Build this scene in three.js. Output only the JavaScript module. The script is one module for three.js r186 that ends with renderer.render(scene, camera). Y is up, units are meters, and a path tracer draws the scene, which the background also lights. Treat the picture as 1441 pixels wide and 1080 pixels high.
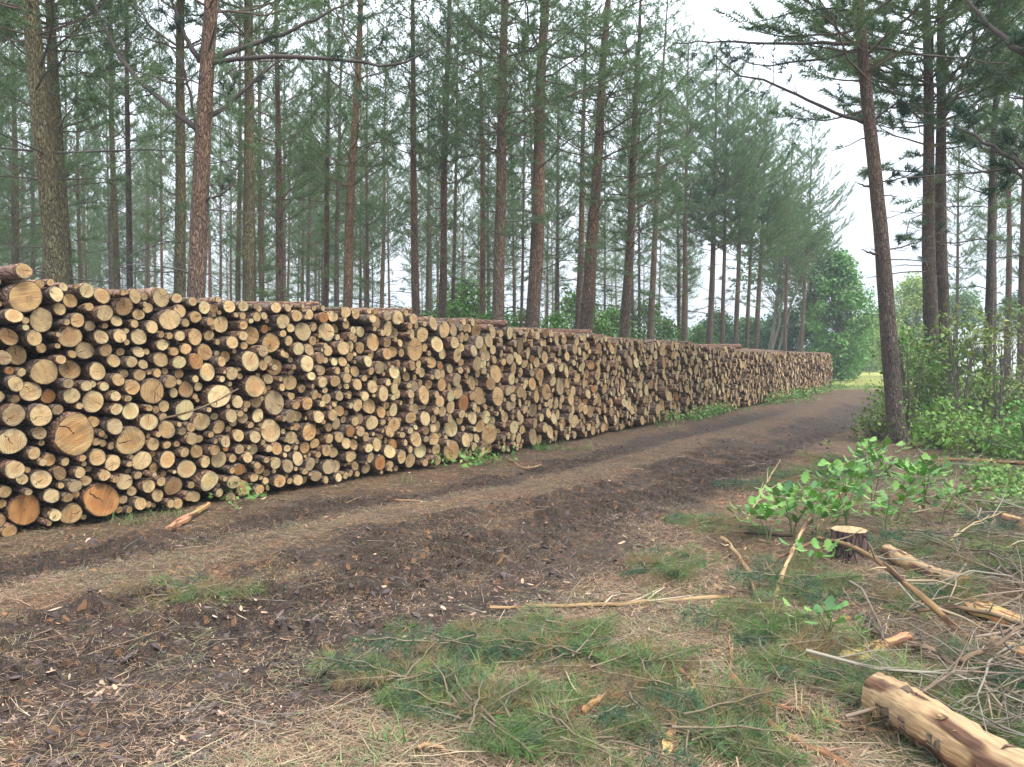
import * as THREE from 'three';
import { mergeGeometries } from 'three/addons/utils/BufferGeometryUtils.js';

// ------------------------------------------------------------------ camera, sky, sun, exposure
const F = 1082, EYE = 1.6, PITCH = Math.atan(35 / F);
const scene = new THREE.Scene();
const camera = new THREE.PerspectiveCamera(2 * Math.atan(540 / F) * 180 / Math.PI, 1441 / 1080, 0.05, 3000);
camera.position.set(0, EYE, 0);
camera.rotation.x = -PITCH;
scene.add(camera);
const renderer = new THREE.WebGLRenderer({ antialias: true });
renderer.toneMapping = THREE.LinearToneMapping;
renderer.toneMappingExposure = 2.3;
renderer.shadowMap.enabled = true;

function mulberry(a) { return () => { a |= 0; a = a + 0x6D2B79F5 | 0; let t = Math.imul(a ^ a >>> 15, 1 | a); t = t + Math.imul(t ^ t >>> 7, 61 | t) ^ t; return ((t ^ t >>> 14) >>> 0) / 4294967296; }; }
const hash = (x, y, z = 0) => { let h = Math.imul(x, 374761393) ^ Math.imul(y, 668265263) ^ Math.imul(z, 2147483647 - 97); h = Math.imul(h ^ h >>> 13, 1274126177); h = Math.imul(h ^ h >>> 16, 2246822519); return ((h ^ h >>> 15) >>> 0) / 4294967296; };
const sm = t => t * t * (3 - 2 * t), mix = (a, b, t) => a + (b - a) * t, clamp = (x, a = 0, b = 1) => Math.min(b, Math.max(a, x));
const ss = (a, b, x) => sm(clamp((x - a) / (b - a)));
function vnoise(x, y, z = 0) {          // value noise in the plane, layer z
  const i = Math.floor(x), j = Math.floor(y), u = sm(x - i), v = sm(y - j);
  return mix(mix(hash(i, j, z), hash(i + 1, j, z), u), mix(hash(i, j + 1, z), hash(i + 1, j + 1, z), u), v);
}
const fbm = (x, y, z = 0, o = 4) => { let s = 0, a = .5, n = 0; for (let k = 0; k < o; k++) { s += a * vnoise(x, y, z + k); n += a; x = x * 2.03 + 17.1; y = y * 2.03 + 5.7; a *= .5; } return s / n; };
function pnoise(x, y, px, py, z = 0) {  // periodic value noise
  const i = Math.floor(x), j = Math.floor(y), u = sm(x - i), v = sm(y - j), m = (a, b) => ((a % b) + b) % b;
  const h = (a, b) => hash(m(a, px), m(b, py), z);
  return mix(mix(h(i, j), h(i + 1, j), u), mix(h(i, j + 1), h(i + 1, j + 1), u), v);
}

{ // an even overcast: brighter towards the zenith, faint cloud structure, a paler patch where the sun stands behind it
  const W = 512, Hh = 256, data = new Float32Array(W * Hh * 4), sunDir = new THREE.Vector3(.5, .85, .35).normalize();
  for (let j = 0; j < Hh; j++) for (let i = 0; i < W; i++) {
    const el = ((j + .5) / Hh - .5) * Math.PI, az = ((i + .5) / W - .5) * 2 * Math.PI;
    const x = Math.cos(el) * Math.cos(az), y = Math.sin(el), z = Math.cos(el) * Math.sin(az);
    const e = Math.max(0, y), q = 1 / (e + .35);
    let L = (1 + 3.9 * e) / 4.9 * 1.85;
    const c = fbm(x * q * 1.6 + 9, z * q * 1.6 + 3, 5, 4) - .5, w = fbm(x * q * 4 + 2, z * q * 4 + 7, 11, 3) - .5;
    L *= 1 + .34 * c + .12 * w;
    const d = x * sunDir.x + y * sunDir.y + z * sunDir.z;
    L *= 1 + .35 * Math.pow(Math.max(0, d), 6);
    const o = (j * W + i) * 4;
    data[o] = L * (.92 - .1 * c); data[o + 1] = L * .985; data[o + 2] = L * (1.11 + .06 * c); data[o + 3] = 1;
  }
  const sky = new THREE.DataTexture(data, W, Hh, THREE.RGBAFormat, THREE.FloatType);
  sky.mapping = THREE.EquirectangularReflectionMapping; sky.magFilter = THREE.LinearFilter; sky.needsUpdate = true;
  scene.background = sky; scene.environment = sky;
  const sun = new THREE.DirectionalLight(new THREE.Color(1, .93, .8), 1.5);
  sun.position.copy(sunDir).multiplyScalar(80); sun.castShadow = true; sun.shadow.radius = 38;
  const c = sun.shadow.camera; c.left = c.bottom = -70; c.right = c.top = 70; c.far = 260; sun.shadow.mapSize.set(2048, 2048);
  scene.add(sun, sun.target);
}
scene.fog = new THREE.FogExp2(new THREE.Color(.80, .90, .95), .0013);

// ------------------------------------------------------------------ from a place seen in the photograph to a place on the ground
const cP = Math.cos(PITCH), sP = Math.sin(PITCH);
function ray(px, py) { const u = (px - 720.5) / F, v = -(py - 540) / F; return [u, v * cP - sP, -v * sP - cP]; }
function ground(px, py, y = 0) { const r = ray(px, py), k = (y - EYE) / r[1]; return new THREE.Vector3(r[0] * k, y, r[2] * k); }
function at(px, py, d) { const r = ray(px, py), k = d / -r[2]; return new THREE.Vector3(r[0] * k, EYE + r[1] * k, r[2] * k); }

// ------------------------------------------------------------------ the foot of the log pile's face, and the track beside it
const footPts = [[0, 758], [590, 663], [730, 637], [940, 595], [1030, 578], [1172, 546]].map(p => ground(...p));
const s0 = footPts[0].clone().addScaledVector(footPts[1].clone().sub(footPts[0]).normalize(), -2.2);
const footCurve = new THREE.CatmullRomCurve3([s0, ...footPts], false, 'centripetal');
const FN = 800, foot = footCurve.getSpacedPoints(FN), footLen = footCurve.getLength(), ds = footLen / FN, S0 = 2.2;
const tang = foot.map((p, i) => foot[Math.min(FN, i + 6)].clone().sub(foot[Math.max(0, i - 6)]).setY(0).normalize());
const PILE_END = footLen - S0;
function onFoot(s) { // s in metres from the left edge of the view; returns position and the outward normal
  const q = clamp((s + S0) / ds, 0, FN - 1e-6), i = Math.floor(q), p = foot[i].clone().lerp(foot[i + 1], q - i), t = tang[i];
  return { p, t, n: new THREE.Vector3(-t.z, 0, t.x) };
}
const knots = []; for (let i = -1; i <= 14; i++) { // a coarse polyline for distances
  const s = i < 0 ? -S0 : i > 12 ? PILE_END : -S0 + footLen * i / 12, o = onFoot(s), p = o.p;
  if (i < 0) p.addScaledVector(o.t, -40); else if (i === 13) continue; else if (i === 14) p.addScaledVector(o.t, 160);
  knots.push([p.x, p.z]);
}
const knotS = [-S0 - 40]; for (let i = 1; i < knots.length; i++) knotS.push(knotS[i - 1] + Math.hypot(knots[i][0] - knots[i - 1][0], knots[i][1] - knots[i - 1][1]));
function track(x, z) { // (s along the pile, t out from its face)
  let best = 1e9, S = 0, T = 0;
  for (let i = 0; i + 1 < knots.length; i++) {
    const [ax, az] = knots[i], [bx, bz] = knots[i + 1], dx = bx - ax, dz = bz - az, L = Math.hypot(dx, dz);
    const k = clamp(((x - ax) * dx + (z - az) * dz) / (L * L)), ex = x - ax - dx * k, ez = z - az - dz * k, d = ex * ex + ez * ez;
    if (d < best) { best = d; S = knotS[i] + k * L; T = Math.sign(-dz * (x - ax) + dx * (z - az)) * Math.sqrt(d); }
  }
  return [S, T];
}
const bell = (x, w) => Math.exp(-x * x / (w * w));
function soil(x, z) { // shares of mud, litter, green and the ruts at a place
  const [s, t] = track(x, z), far = ss(37, 44, s), wob = (vnoise(s * .35, 3.3, 40) - .5) * .5;
  const r1 = bell(t - 1.2 - wob * .6, .42) * ss(26, 14, s), r2 = bell(t - 3.45 - wob, .62), r3 = bell(t - 4.5 - wob, .62) * ss(5, 1, s), r4 = bell(t - 2.75 - wob, .3) * .6;
  const n = fbm(x * .9, z * .9, 60, 4), n2 = fbm(x * 2.6, z * 2.6, 70, 3);
  let mud = clamp(Math.max(r1, r2, r3, r4) * 1.15 + .16 * ss(5, 4.2, t) + (n - .5) * .9 + (n2 - .5) * .5) * (1 - far * .7);
  mud *= ss(6.2, 4.6, t);
  let green = clamp(ss(4.3, 6.6, t + (n - .5) * 2.2) * .75 + bell(t - .25, .35) * .5 * ss(.42, .6, n) + far * .8 * (1 - r2 * .6) + bell(t - 2.2, .5) * bell(s - 6, 2.5) * .4 + ss(-2.2, -3.5, t) * .55);
  green *= .45 + .8 * n2;
  return { s, t, mud, green, far, r1, r2, r3, r4, n, n2 };
}
function groundY(x, z, q = soil(x, z)) {
  const d = Math.hypot(x, z), near = ss(26, 7, d), right = ss(5, 7.5, q.t);
  let y = -.1 * q.r1 - .13 * q.r2 - .09 * q.r3 - .03 * q.r4 + .05 * bell(q.t - 2.2, .5) + .04 * bell(q.t - 4.15, .25) * ss(3, 7, q.s) + (q.n - .5) * .1 + right * (fbm(x * .5, z * .5, 90, 3) - .45) * .3;
  if (near > 0) {
    const rough = .35 + q.mud;
    y += near * (((q.n2 - .5) * .08 + (fbm(x * 7, z * 7, 81, 3) - .5) * .085) * rough + (vnoise(x * 26, z * 26, 95) - .5) * .014);
    const lug = Math.max(q.r2, q.r4, q.r1 * .6) * near; // the tread of a tractor tyre pressed into the mud
    if (lug > .15) { const side = q.t - 3.45, ph = (q.s + Math.abs(side) * .55) / .21; y += Math.min(1, lug * 1.5) * .075 * ss(-.3, .3, Math.sin(ph * 6.283)) * ss(.25, .5, fbm(x * 1.3, z * 1.3, 33, 2)) * (.6 + .8 * q.n2); }
  }
  return y * (1 - .5 * q.far);
}

// ------------------------------------------------------------------ helpers
const V = (x, y, z) => new THREE.Vector3(x, y, z);
const used = {};
function numbered(n) { const k = used[n] = (used[n] ?? -1) + 1; return k ? `${n}_${String(k).padStart(3, '0')}` : n; }
function tag(o, label, category, group) { o.userData.label = label; o.userData.category = category; if (group) o.userData.group = group; return o; }
function thing(name, label, category, pos, group) { const o = new THREE.Group(); o.name = numbered(name); if (pos) o.position.copy(pos); tag(o, label, category, group); scene.add(o); return o; }
function mesh(name, geo, mat, parent) { const m = new THREE.Mesh(geo, mat); m.name = name; m.castShadow = m.receiveShadow = true; (parent || scene).add(m); return m; }
class GB { // collects triangles with colours
  constructor(o) { this.p = []; this.c = []; this.u = []; this.i = []; if (o) this.o = o.clone(); }
  v(x, y, z, c, u = 0, w = 0) { const o = this.o; if (o) { x -= o.x; y -= o.y; z -= o.z; } this.p.push(x, y, z); this.c.push(c[0], c[1], c[2]); this.u.push(u, w); return this.p.length / 3 - 1; }
  tri(a, b, c) { this.i.push(a, b, c); }
  quad(a, b, c, d) { this.i.push(a, b, c, a, c, d); }
  get n() { return this.i.length / 3; }
  geo() {
    const g = new THREE.BufferGeometry();
    g.setAttribute('position', new THREE.Float32BufferAttribute(this.p, 3)); g.setAttribute('color', new THREE.Float32BufferAttribute(this.c, 3));
    g.setAttribute('uv', new THREE.Float32BufferAttribute(this.u, 2)); g.setIndex(this.i); g.computeVertexNormals(); return g;
  }
}
const WHITE = [1, 1, 1];
// a tube through points with its own radii; col(k) the colour at point k; uv in metres; wob the unevenness of its outline
function tube(gb, pts, rad, sides, col = () => WHITE, cap = true, wob = 0, seed = 0, v0 = 0) {
  const T = new THREE.Vector3(), N = new THREE.Vector3(), B = new THREE.Vector3(); let start = 0, len = v0;
  for (let k = 0; k < pts.length; k++) {
    T.subVectors(pts[Math.min(k + 1, pts.length - 1)], pts[Math.max(k - 1, 0)]).normalize();
    if (k === 0) { N.set(Math.abs(T.y) > .9 ? 1 : 0, Math.abs(T.y) > .9 ? 0 : 1, 0); }
    N.addScaledVector(T, -N.dot(T)).normalize(); B.crossVectors(T, N);
    if (k) len += pts[k].distanceTo(pts[k - 1]);
    const c = col(k), base = gb.p.length / 3; if (!k) start = base;
    for (let j = 0; j <= sides; j++) {
      const a = j / sides * 2 * Math.PI, r = rad[k] * (wob ? 1 + wob * (pnoise(j / sides * 5, len * 1.7 / Math.max(.3, rad[0] * 6), 5, 4096, seed) - .5) + wob * .6 * (hash(j % sides, k, seed + 3) - .5) : 1);
      const x = Math.cos(a) * r, y = Math.sin(a) * r;
      gb.v(pts[k].x + N.x * x + B.x * y, pts[k].y + N.y * x + B.y * y, pts[k].z + N.z * x + B.z * y, c, j / sides * Math.max(1, Math.round(rad[0] * 6.28 * 10)) / 10, len);
    }
    if (k) for (let j = 0; j < sides; j++) { const a = base - sides - 1 + j, b = base + j; gb.quad(a, b, b + 1, a + 1); gb.i.length -= 6; gb.i.push(a, a + 1, b, a + 1, b + 1, b); }
  }
  if (cap) for (const k of [0, pts.length - 1]) {
    const p = pts[k], c = gb.v(p.x, p.y, p.z, col(k)), b = start + k * (sides + 1);
    for (let j = 0; j < sides; j++) k ? gb.tri(c, b + j, b + j + 1) : gb.tri(c, b + j + 1, b + j);
  }
}
function perp(d, R) { const v = V(R() - .5, R() - .5, R() - .5); return v.addScaledVector(d, -v.dot(d)).normalize(); }
// a tuft of pine needles round a shoot
function tuft(gb, p, d, n, len, w, c, R, spread = .95) {
  const q = V(0, 0, 0), s = V(0, 0, 0);
  for (let k = 0; k < n; k++) {
    q.copy(perp(d, R)).multiplyScalar(spread * (.35 + .65 * R())).addScaledVector(d, .25 + .75 * R()).normalize(); s.copy(perp(q, R)).multiplyScalar(w / 2);
    const L = len * (.7 + .5 * R()), b = -.12 * L * R(), f = .75 + .5 * R(), cc = [c[0] * f, c[1] * f, c[2] * f], ox = d.x * b, oy = d.y * b, oz = d.z * b;
    const a = gb.v(p.x + ox + s.x, p.y + oy + s.y, p.z + oz + s.z, cc), e = gb.v(p.x + ox - s.x, p.y + oy - s.y, p.z + oz - s.z, cc), t = gb.v(p.x + q.x * L, p.y + q.y * L - L * .1, p.z + q.z * L, cc);
    gb.tri(a, e, t);
  }
}

// ------------------------------------------------------------------ textures
function dataTex(w, h, fn, srgb, filter = true) {
  const d = new Uint8Array(w * h * 4);
  for (let j = 0; j < h; j++) for (let i = 0; i < w; i++) { const c = fn(i / w, j / h, i, j), o = (j * w + i) * 4; for (let k = 0; k < 3; k++) d[o + k] = clamp(Math.round(255 * (c.length ? c[k] : c)), 0, 255); d[o + 3] = 255; }
  const t = new THREE.DataTexture(d, w, h); t.wrapS = t.wrapT = THREE.RepeatWrapping; t.magFilter = THREE.LinearFilter; t.minFilter = THREE.LinearMipmapLinearFilter; t.generateMipmaps = true; t.anisotropy = 8;
  if (srgb) t.colorSpace = THREE.SRGBColorSpace; t.needsUpdate = true; return t;
}
// bark of a pine: long plates between fissures; one tile is a metre by two
function plates(u, v) {
  const nx = 18, ny = 18, wx = u * nx + (pnoise(u * 6, v * 8, 6, 8, 3) - .5) * 1.6 + (pnoise(u * 20, v * 26, 20, 26, 4) - .5) * .7, wy = v * ny + (pnoise(u * 5, v * 5, 5, 5, 8) - .5) * 2.2 + (pnoise(u * 22, v * 22, 22, 22, 9) - .5) * .8;
  const i = Math.floor(wx), j = Math.floor(wy); let a = 9, b = 9, id = 0;
  for (let y = -1; y <= 1; y++) for (let x = -1; x <= 1; x++) {
    const ii = ((i + x) % nx + nx) % nx, jj = ((j + y) % ny + ny) % ny, dx = i + x + hash(ii, jj, 21) - wx, dy = (j + y + hash(ii, jj, 22) - wy) * .8, d = Math.hypot(dx, dy);
    if (d < a) { b = a; a = d; id = hash(ii, jj, 23); } else if (d < b) b = d;
  }
  return [clamp((b - a) * 2.6), id];
}
const barkH = new Float32Array(384 * 768), barkId = new Float32Array(384 * 768);
for (let j = 0; j < 768; j++) for (let i = 0; i < 384; i++) { const [e, id] = plates(i / 384, j / 768); barkH[j * 384 + i] = ss(.0, .75, e) * (.6 + .4 * id); barkId[j * 384 + i] = id; }
const barkMap = dataTex(384, 768, (u, v, i, j) => {
  const h = barkH[j * 384 + i], id = barkId[j * 384 + i], f = pnoise(u * 60, v * 40, 60, 40, 5), g = pnoise(u * 14, v * 9, 14, 9, 6);
  const k = .74 + .26 * f, m = ss(.62, .85, g) * .35;
  return [mix(.5, mix(.84, .95, id), h) * k, mix(.44, mix(.79, .88, id), h) * k + m * .04, mix(.4, mix(.76, .84, id), h) * k - m * .05];
}, true);
const barkBump = dataTex(384, 768, (u, v, i, j) => barkH[j * 384 + i] * .85 + .15 * pnoise(u * 60, v * 40, 60, 40, 5), false);
for (const t of [barkMap, barkBump]) t.repeat.set(1, .5);

// a log half stripped of its bark: pale wood with long brown flakes left on it
const peel = (u, v) => { const a = pnoise(u * 17, v * 9, 17, 9, 61) * .6 + pnoise(u * 34, v * 16, 34, 16, 62) * .4, b = pnoise(u * 90, v * 16, 90, 16, 63) * .6 + pnoise(u * 150, v * 60, 150, 60, 65) * .4, c = pnoise(u * 5, v * 3, 5, 3, 64); return [ss(.44, .56, a * .7 + c * .3), b, c]; };
const peelMap = dataTex(512, 1024, (u, v) => { const [p, b, c] = peel(u, v), k = .68 + .36 * b; return [mix(.9, .5, p) * k, mix(.84 - .12 * c, .36, p) * k, mix(.72 - .18 * c, .27, p) * k]; }, true);
const peelBump = dataTex(512, 1024, (u, v) => { const [p, b] = peel(u, v); return .3 + .45 * p + .25 * b; }, false);
peelMap.repeat.set(1, .5); peelBump.repeat.set(1, .5);

// sawn log ends, sixteen of them
const ATL = 4, TS = 384;
const endTile = []; for (let k = 0; k < 16; k++) { const R = mulberry(500 + k); endTile.push({ ox: (R() - .5) * .3, oy: (R() - .5) * .3, rings: 9 + R() * 12, saw: R() * 6.28, sawN: 22 + R() * 26, crack: [R() * 6.28, R() * 6.28, R() * 6.28], nc: Math.floor(R() * 4), heart: R(), stain: R() * 6.28, rough: R() }); }
function endAt(i, j) {
  const tx = Math.floor(i / TS), ty = Math.floor(j / TS), k = ty * ATL + tx, e = endTile[k];
  const x = ((i % TS) + .5) / TS * 2 - 1, y = ((j % TS) + .5) / TS * 2 - 1, dx = x - e.ox * .6, dy = y - e.oy * .6, R0 = Math.hypot(x, y);
  const wq = fbm(x * 2.4 + k * 9, y * 2.4, 50, 3) - .5, r = Math.hypot(dx, dy) + wq * .13, an = Math.atan2(dy, dx);
  const ring = .5 + .5 * Math.cos(6.283 * (r * e.rings + .5 * Math.sin(r * 5 + k)));
  const late = Math.pow(ring, 3), grain = fbm(x * 26 + k * 5, y * 26, 51, 2);
  const sx = x * Math.cos(e.saw) + y * Math.sin(e.saw), sy = -x * Math.sin(e.saw) + y * Math.cos(e.saw), saw = fbm(sx * e.sawN, sy * 1.6 + k, 52, 2);
  let cr = 0; for (let c = 0; c < e.nc; c++) { let d = Math.atan2(Math.sin(an - e.crack[c] + wq * .9), Math.cos(an - e.crack[c] + wq * .9)); const w = .012 + .02 * r; cr = Math.max(cr, ss(w * 1.6, w * .5, Math.abs(d) * Math.max(.08, r)) * ss(.95, .6, r) * (c ? ss(.05, .2, r) : 1)); }
  const heart = ss(.62, .48, r) * (e.heart > .45 ? .55 : .16), stain = ss(.52, .75, fbm(x * 1.7 + k * 3.1, y * 1.7 + 8, 53, 3)), pith = ss(.05, .02, Math.hypot(dx, dy)), blue = ss(.55, .9, r) * ss(.5, .7, fbm(an * 1.2 + 20, k * 7, 54, 2)) * .5;
  return { late, grain, saw, cr, heart, stain, pith, R0, blue };
}
const endMap = dataTex(ATL * TS, ATL * TS, (u, v, i, j) => {
  const q = endAt(i, j); let c = [.98, .915, .78];
  const f = (1 - .17 * q.late) * (.86 + .14 * q.grain) * (.8 + .28 * q.saw);
  c = [c[0] * f, c[1] * f * (1 - .03 * q.late), c[2] * f * (1 - .1 * q.late)];
  const to = (t, w) => { c = c.map((x, n) => mix(x, t[n] * f, w)); };
  to([.88, .70, .51], q.heart); to([.74, .67, .56], q.stain * .6); to([.62, .60, .54], q.blue); to([.2, .13, .08], q.cr * .9); to([.45, .3, .18], q.pith);
  return c;
}, true);
const endBump = dataTex(ATL * TS, ATL * TS, (u, v, i, j) => { const q = endAt(i, j); return clamp(.55 + .18 * q.late + .35 * (q.saw - .5) - .5 * q.cr + .1 * q.grain); }, false);
for (const t of [endMap, endBump]) { t.wrapS = t.wrapT = THREE.ClampToEdgeWrapping; }

// forest litter: needles, scraps and crumbs of soil; a tile is 2.4 m
function litterCanvas() {
  const N = 2048, cv = document.createElement('canvas'); cv.width = cv.height = N; const g = cv.getContext('2d'), R = mulberry(77);
  g.fillStyle = 'rgb(150,138,126)'; g.fillRect(0, 0, N, N);
  const wrap = (x, y, m, f) => { for (const ox of [0, x < m ? N : x > N - m ? -N : 0]) for (const oy of [0, y < m ? N : y > N - m ? -N : 0]) { f(x + ox, y + oy); if (oy === 0 && ox === 0) continue; } };
  for (let k = 0; k < 9000; k++) { // crumbs
    const x = R() * N, y = R() * N, r = 3 + R() * R() * 26, v = 95 + R() * 95; g.fillStyle = `rgba(${v + 8},${v - 2 - R() * 6},${v - 14 - R() * 12},${.25 + R() * .4})`;
    wrap(x, y, 40, (a, b) => { g.beginPath(); g.ellipse(a, b, r, r * (.4 + .6 * R()), R() * 6.28, 0, 6.283); g.fill(); });
  }
  for (let k = 0; k < 42000; k++) { // needles and straws
    const x = R() * N, y = R() * N, L = 14 + R() * 60, a = R() * 6.28, bend = (R() - .5) * .7, q = R(), v = 60 + R() * 190;
    g.strokeStyle = q < .2 ? `rgba(${v * .55},${v * .45},${v * .38},.7)` : q < .32 ? `rgba(${v * .72},${v * .82},${v * .5},.55)` : `rgba(${v * 1.02},${v * .88},${v * .68},.6)`;
    g.lineWidth = 1 + R() * 2.2;
    wrap(x, y, 80, (px, py) => { g.beginPath(); g.moveTo(px, py); g.quadraticCurveTo(px + Math.cos(a) * L / 2, py + Math.sin(a) * L / 2, px + Math.cos(a + bend) * L, py + Math.sin(a + bend) * L); g.stroke(); });
  }
  for (let k = 0; k < 1500; k++) { // flakes of bark and chips
    const x = R() * N, y = R() * N, r = 4 + R() * 13, v = 150 + R() * 100, a = R() * 6.28; g.fillStyle = R() < .6 ? `rgba(${v},${v * .82},${v * .6},.8)` : `rgba(${v * .6},${v * .42},${v * .34},.85)`;
    wrap(x, y, 40, (px, py) => { g.beginPath(); for (let q = 0; q < 6; q++) { const t = a + q * 1.047, m = r * (.5 + .9 * hash(k, q, 4)); g.lineTo(px + Math.cos(t) * m * 1.5, py + Math.sin(t) * m * .7); } g.fill(); });
  }
  return cv;
}
const litCv = litterCanvas(), litMap = new THREE.CanvasTexture(litCv); litMap.colorSpace = THREE.SRGBColorSpace;
const litBump = new THREE.CanvasTexture(litCv);
for (const t of [litMap, litBump]) { t.wrapS = t.wrapT = THREE.RepeatWrapping; t.anisotropy = 8; }

// ------------------------------------------------------------------ materials
const std = o => new THREE.MeshStandardMaterial({ roughness: .9, vertexColors: true, ...o });
const M = {
  ground: std({ map: litMap, bumpMap: litBump, bumpScale: .022, roughness: .93 }),
  trunk: std({ map: barkMap, bumpMap: barkBump, bumpScale: .03 }),
  logBark: std({ map: barkMap, bumpMap: barkBump, bumpScale: .012 }),
  logEnd: std({ map: endMap, bumpMap: endBump, bumpScale: .006, roughness: .82 }),
  twig: std({ roughness: .9 }),
  peel: std({ map: peelMap, bumpMap: peelBump, bumpScale: .016, roughness: .85 }),
  wood: std({ map: peelMap, bumpMap: peelBump, bumpScale: .007, roughness: .9 }),
  scrap: std({ map: barkMap, bumpMap: barkBump, bumpScale: .008, side: THREE.DoubleSide }),
  oldWood: std({ map: barkMap, bumpMap: barkBump, bumpScale: .006, roughness: .8 }),
  needle: new THREE.MeshPhysicalMaterial({ vertexColors: true, roughness: .8, transmission: .55, thickness: 0, side: THREE.DoubleSide, specularIntensity: .3 }),
  leaf: new THREE.MeshPhysicalMaterial({ vertexColors: true, roughness: .62, transmission: .42, thickness: 0, side: THREE.DoubleSide, specularIntensity: .5 }),
  wall: new THREE.MeshStandardMaterial({ color: 0xc6cad2, roughness: .9 }), roof: new THREE.MeshStandardMaterial({ color: 0x8f9299, roughness: .8 }), pane: new THREE.MeshStandardMaterial({ color: 0x15181c, roughness: .25 }),
};

// ------------------------------------------------------------------ the ground: one sheet, fine near the path, coarse to the horizon
{
  const line = (lo, hi, step, end) => { const a = []; for (let x = lo; x <= hi; x += step) a.push(x); let d = step; for (let x = hi; x < end;) { d *= 1.07; x += d; a.push(x); } d = step; for (let x = lo; x > -end;) { d *= 1.07; x -= d; a.unshift(x); } return a; };
  const X = line(-5.2, 6.6, .034, 900), Z = line(-13, -1.4, .034, 900), nx = X.length, nz = Z.length;
  const p = new Float32Array(nx * nz * 3), c = new Float32Array(nx * nz * 3), uv = new Float32Array(nx * nz * 2), idx = new Uint32Array((nx - 1) * (nz - 1) * 6);
  let o = 0;
  for (let j = 0; j < nz; j++) for (let i = 0; i < nx; i++, o++) {
    const x = X[i], z = Z[j], q = soil(x, z), y = groundY(x, z, q);
    p[o * 3] = x; p[o * 3 + 1] = y; p[o * 3 + 2] = z; uv[o * 2] = x / 2.4 + .013 * Math.sin(z * 1.7); uv[o * 2 + 1] = z / 2.4;
    const n3 = fbm(x * 4.5, z * 4.5, 120, 3), big = fbm(x * .22, z * .22, 130, 2), red = ss(.5, .75, fbm(x * 1.6, z * 1.6, 140, 3));
    const dry = [.315 + .045 * red, .24, .172 - .01 * red], mud = [.135, .098, .078], gr = [.19, .22, .09], mea = [.8, 1.08, .3], wood = [.27, .235, .13];
    const behind = ss(-1.5, -4, q.t);
    const m = ss(.25, .75, q.mud * .85 + (n3 - .5) * .7), g = ss(.2, .8, q.green + (n3 - .5) * .8), meadow = q.far * ss(.2, .5, q.green);
    for (let k = 0; k < 3; k++) {
      let v = mix(dry[k], mud[k], m); v = mix(v, gr[k], g * .28); v = mix(v, wood[k], behind * .8); v = mix(v, mea[k], meadow * .9);
      c[o * 3 + k] = v * (.75 + .35 * n3 + .2 * big);
    }
  }
  let f = 0; for (let j = 0; j + 1 < nz; j++) for (let i = 0; i + 1 < nx; i++) { const a = j * nx + i; idx[f++] = a; idx[f++] = a + nx; idx[f++] = a + 1; idx[f++] = a + 1; idx[f++] = a + nx; idx[f++] = a + nx + 1; }
  const g = new THREE.BufferGeometry(); g.setAttribute('position', new THREE.BufferAttribute(p, 3)); g.setAttribute('color', new THREE.BufferAttribute(c, 3)); g.setAttribute('uv', new THREE.BufferAttribute(uv, 2)); g.setIndex(new THREE.BufferAttribute(idx, 1)); g.computeVertexNormals();
  const m = mesh('ground', g, M.ground); m.userData.kind = 'structure'; m.userData.label = 'rutted muddy forest track with bark litter and grass beside the log pile';
}
const onGround = (x, z, up = 0) => V(x, groundY(x, z) + up, z);

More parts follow.
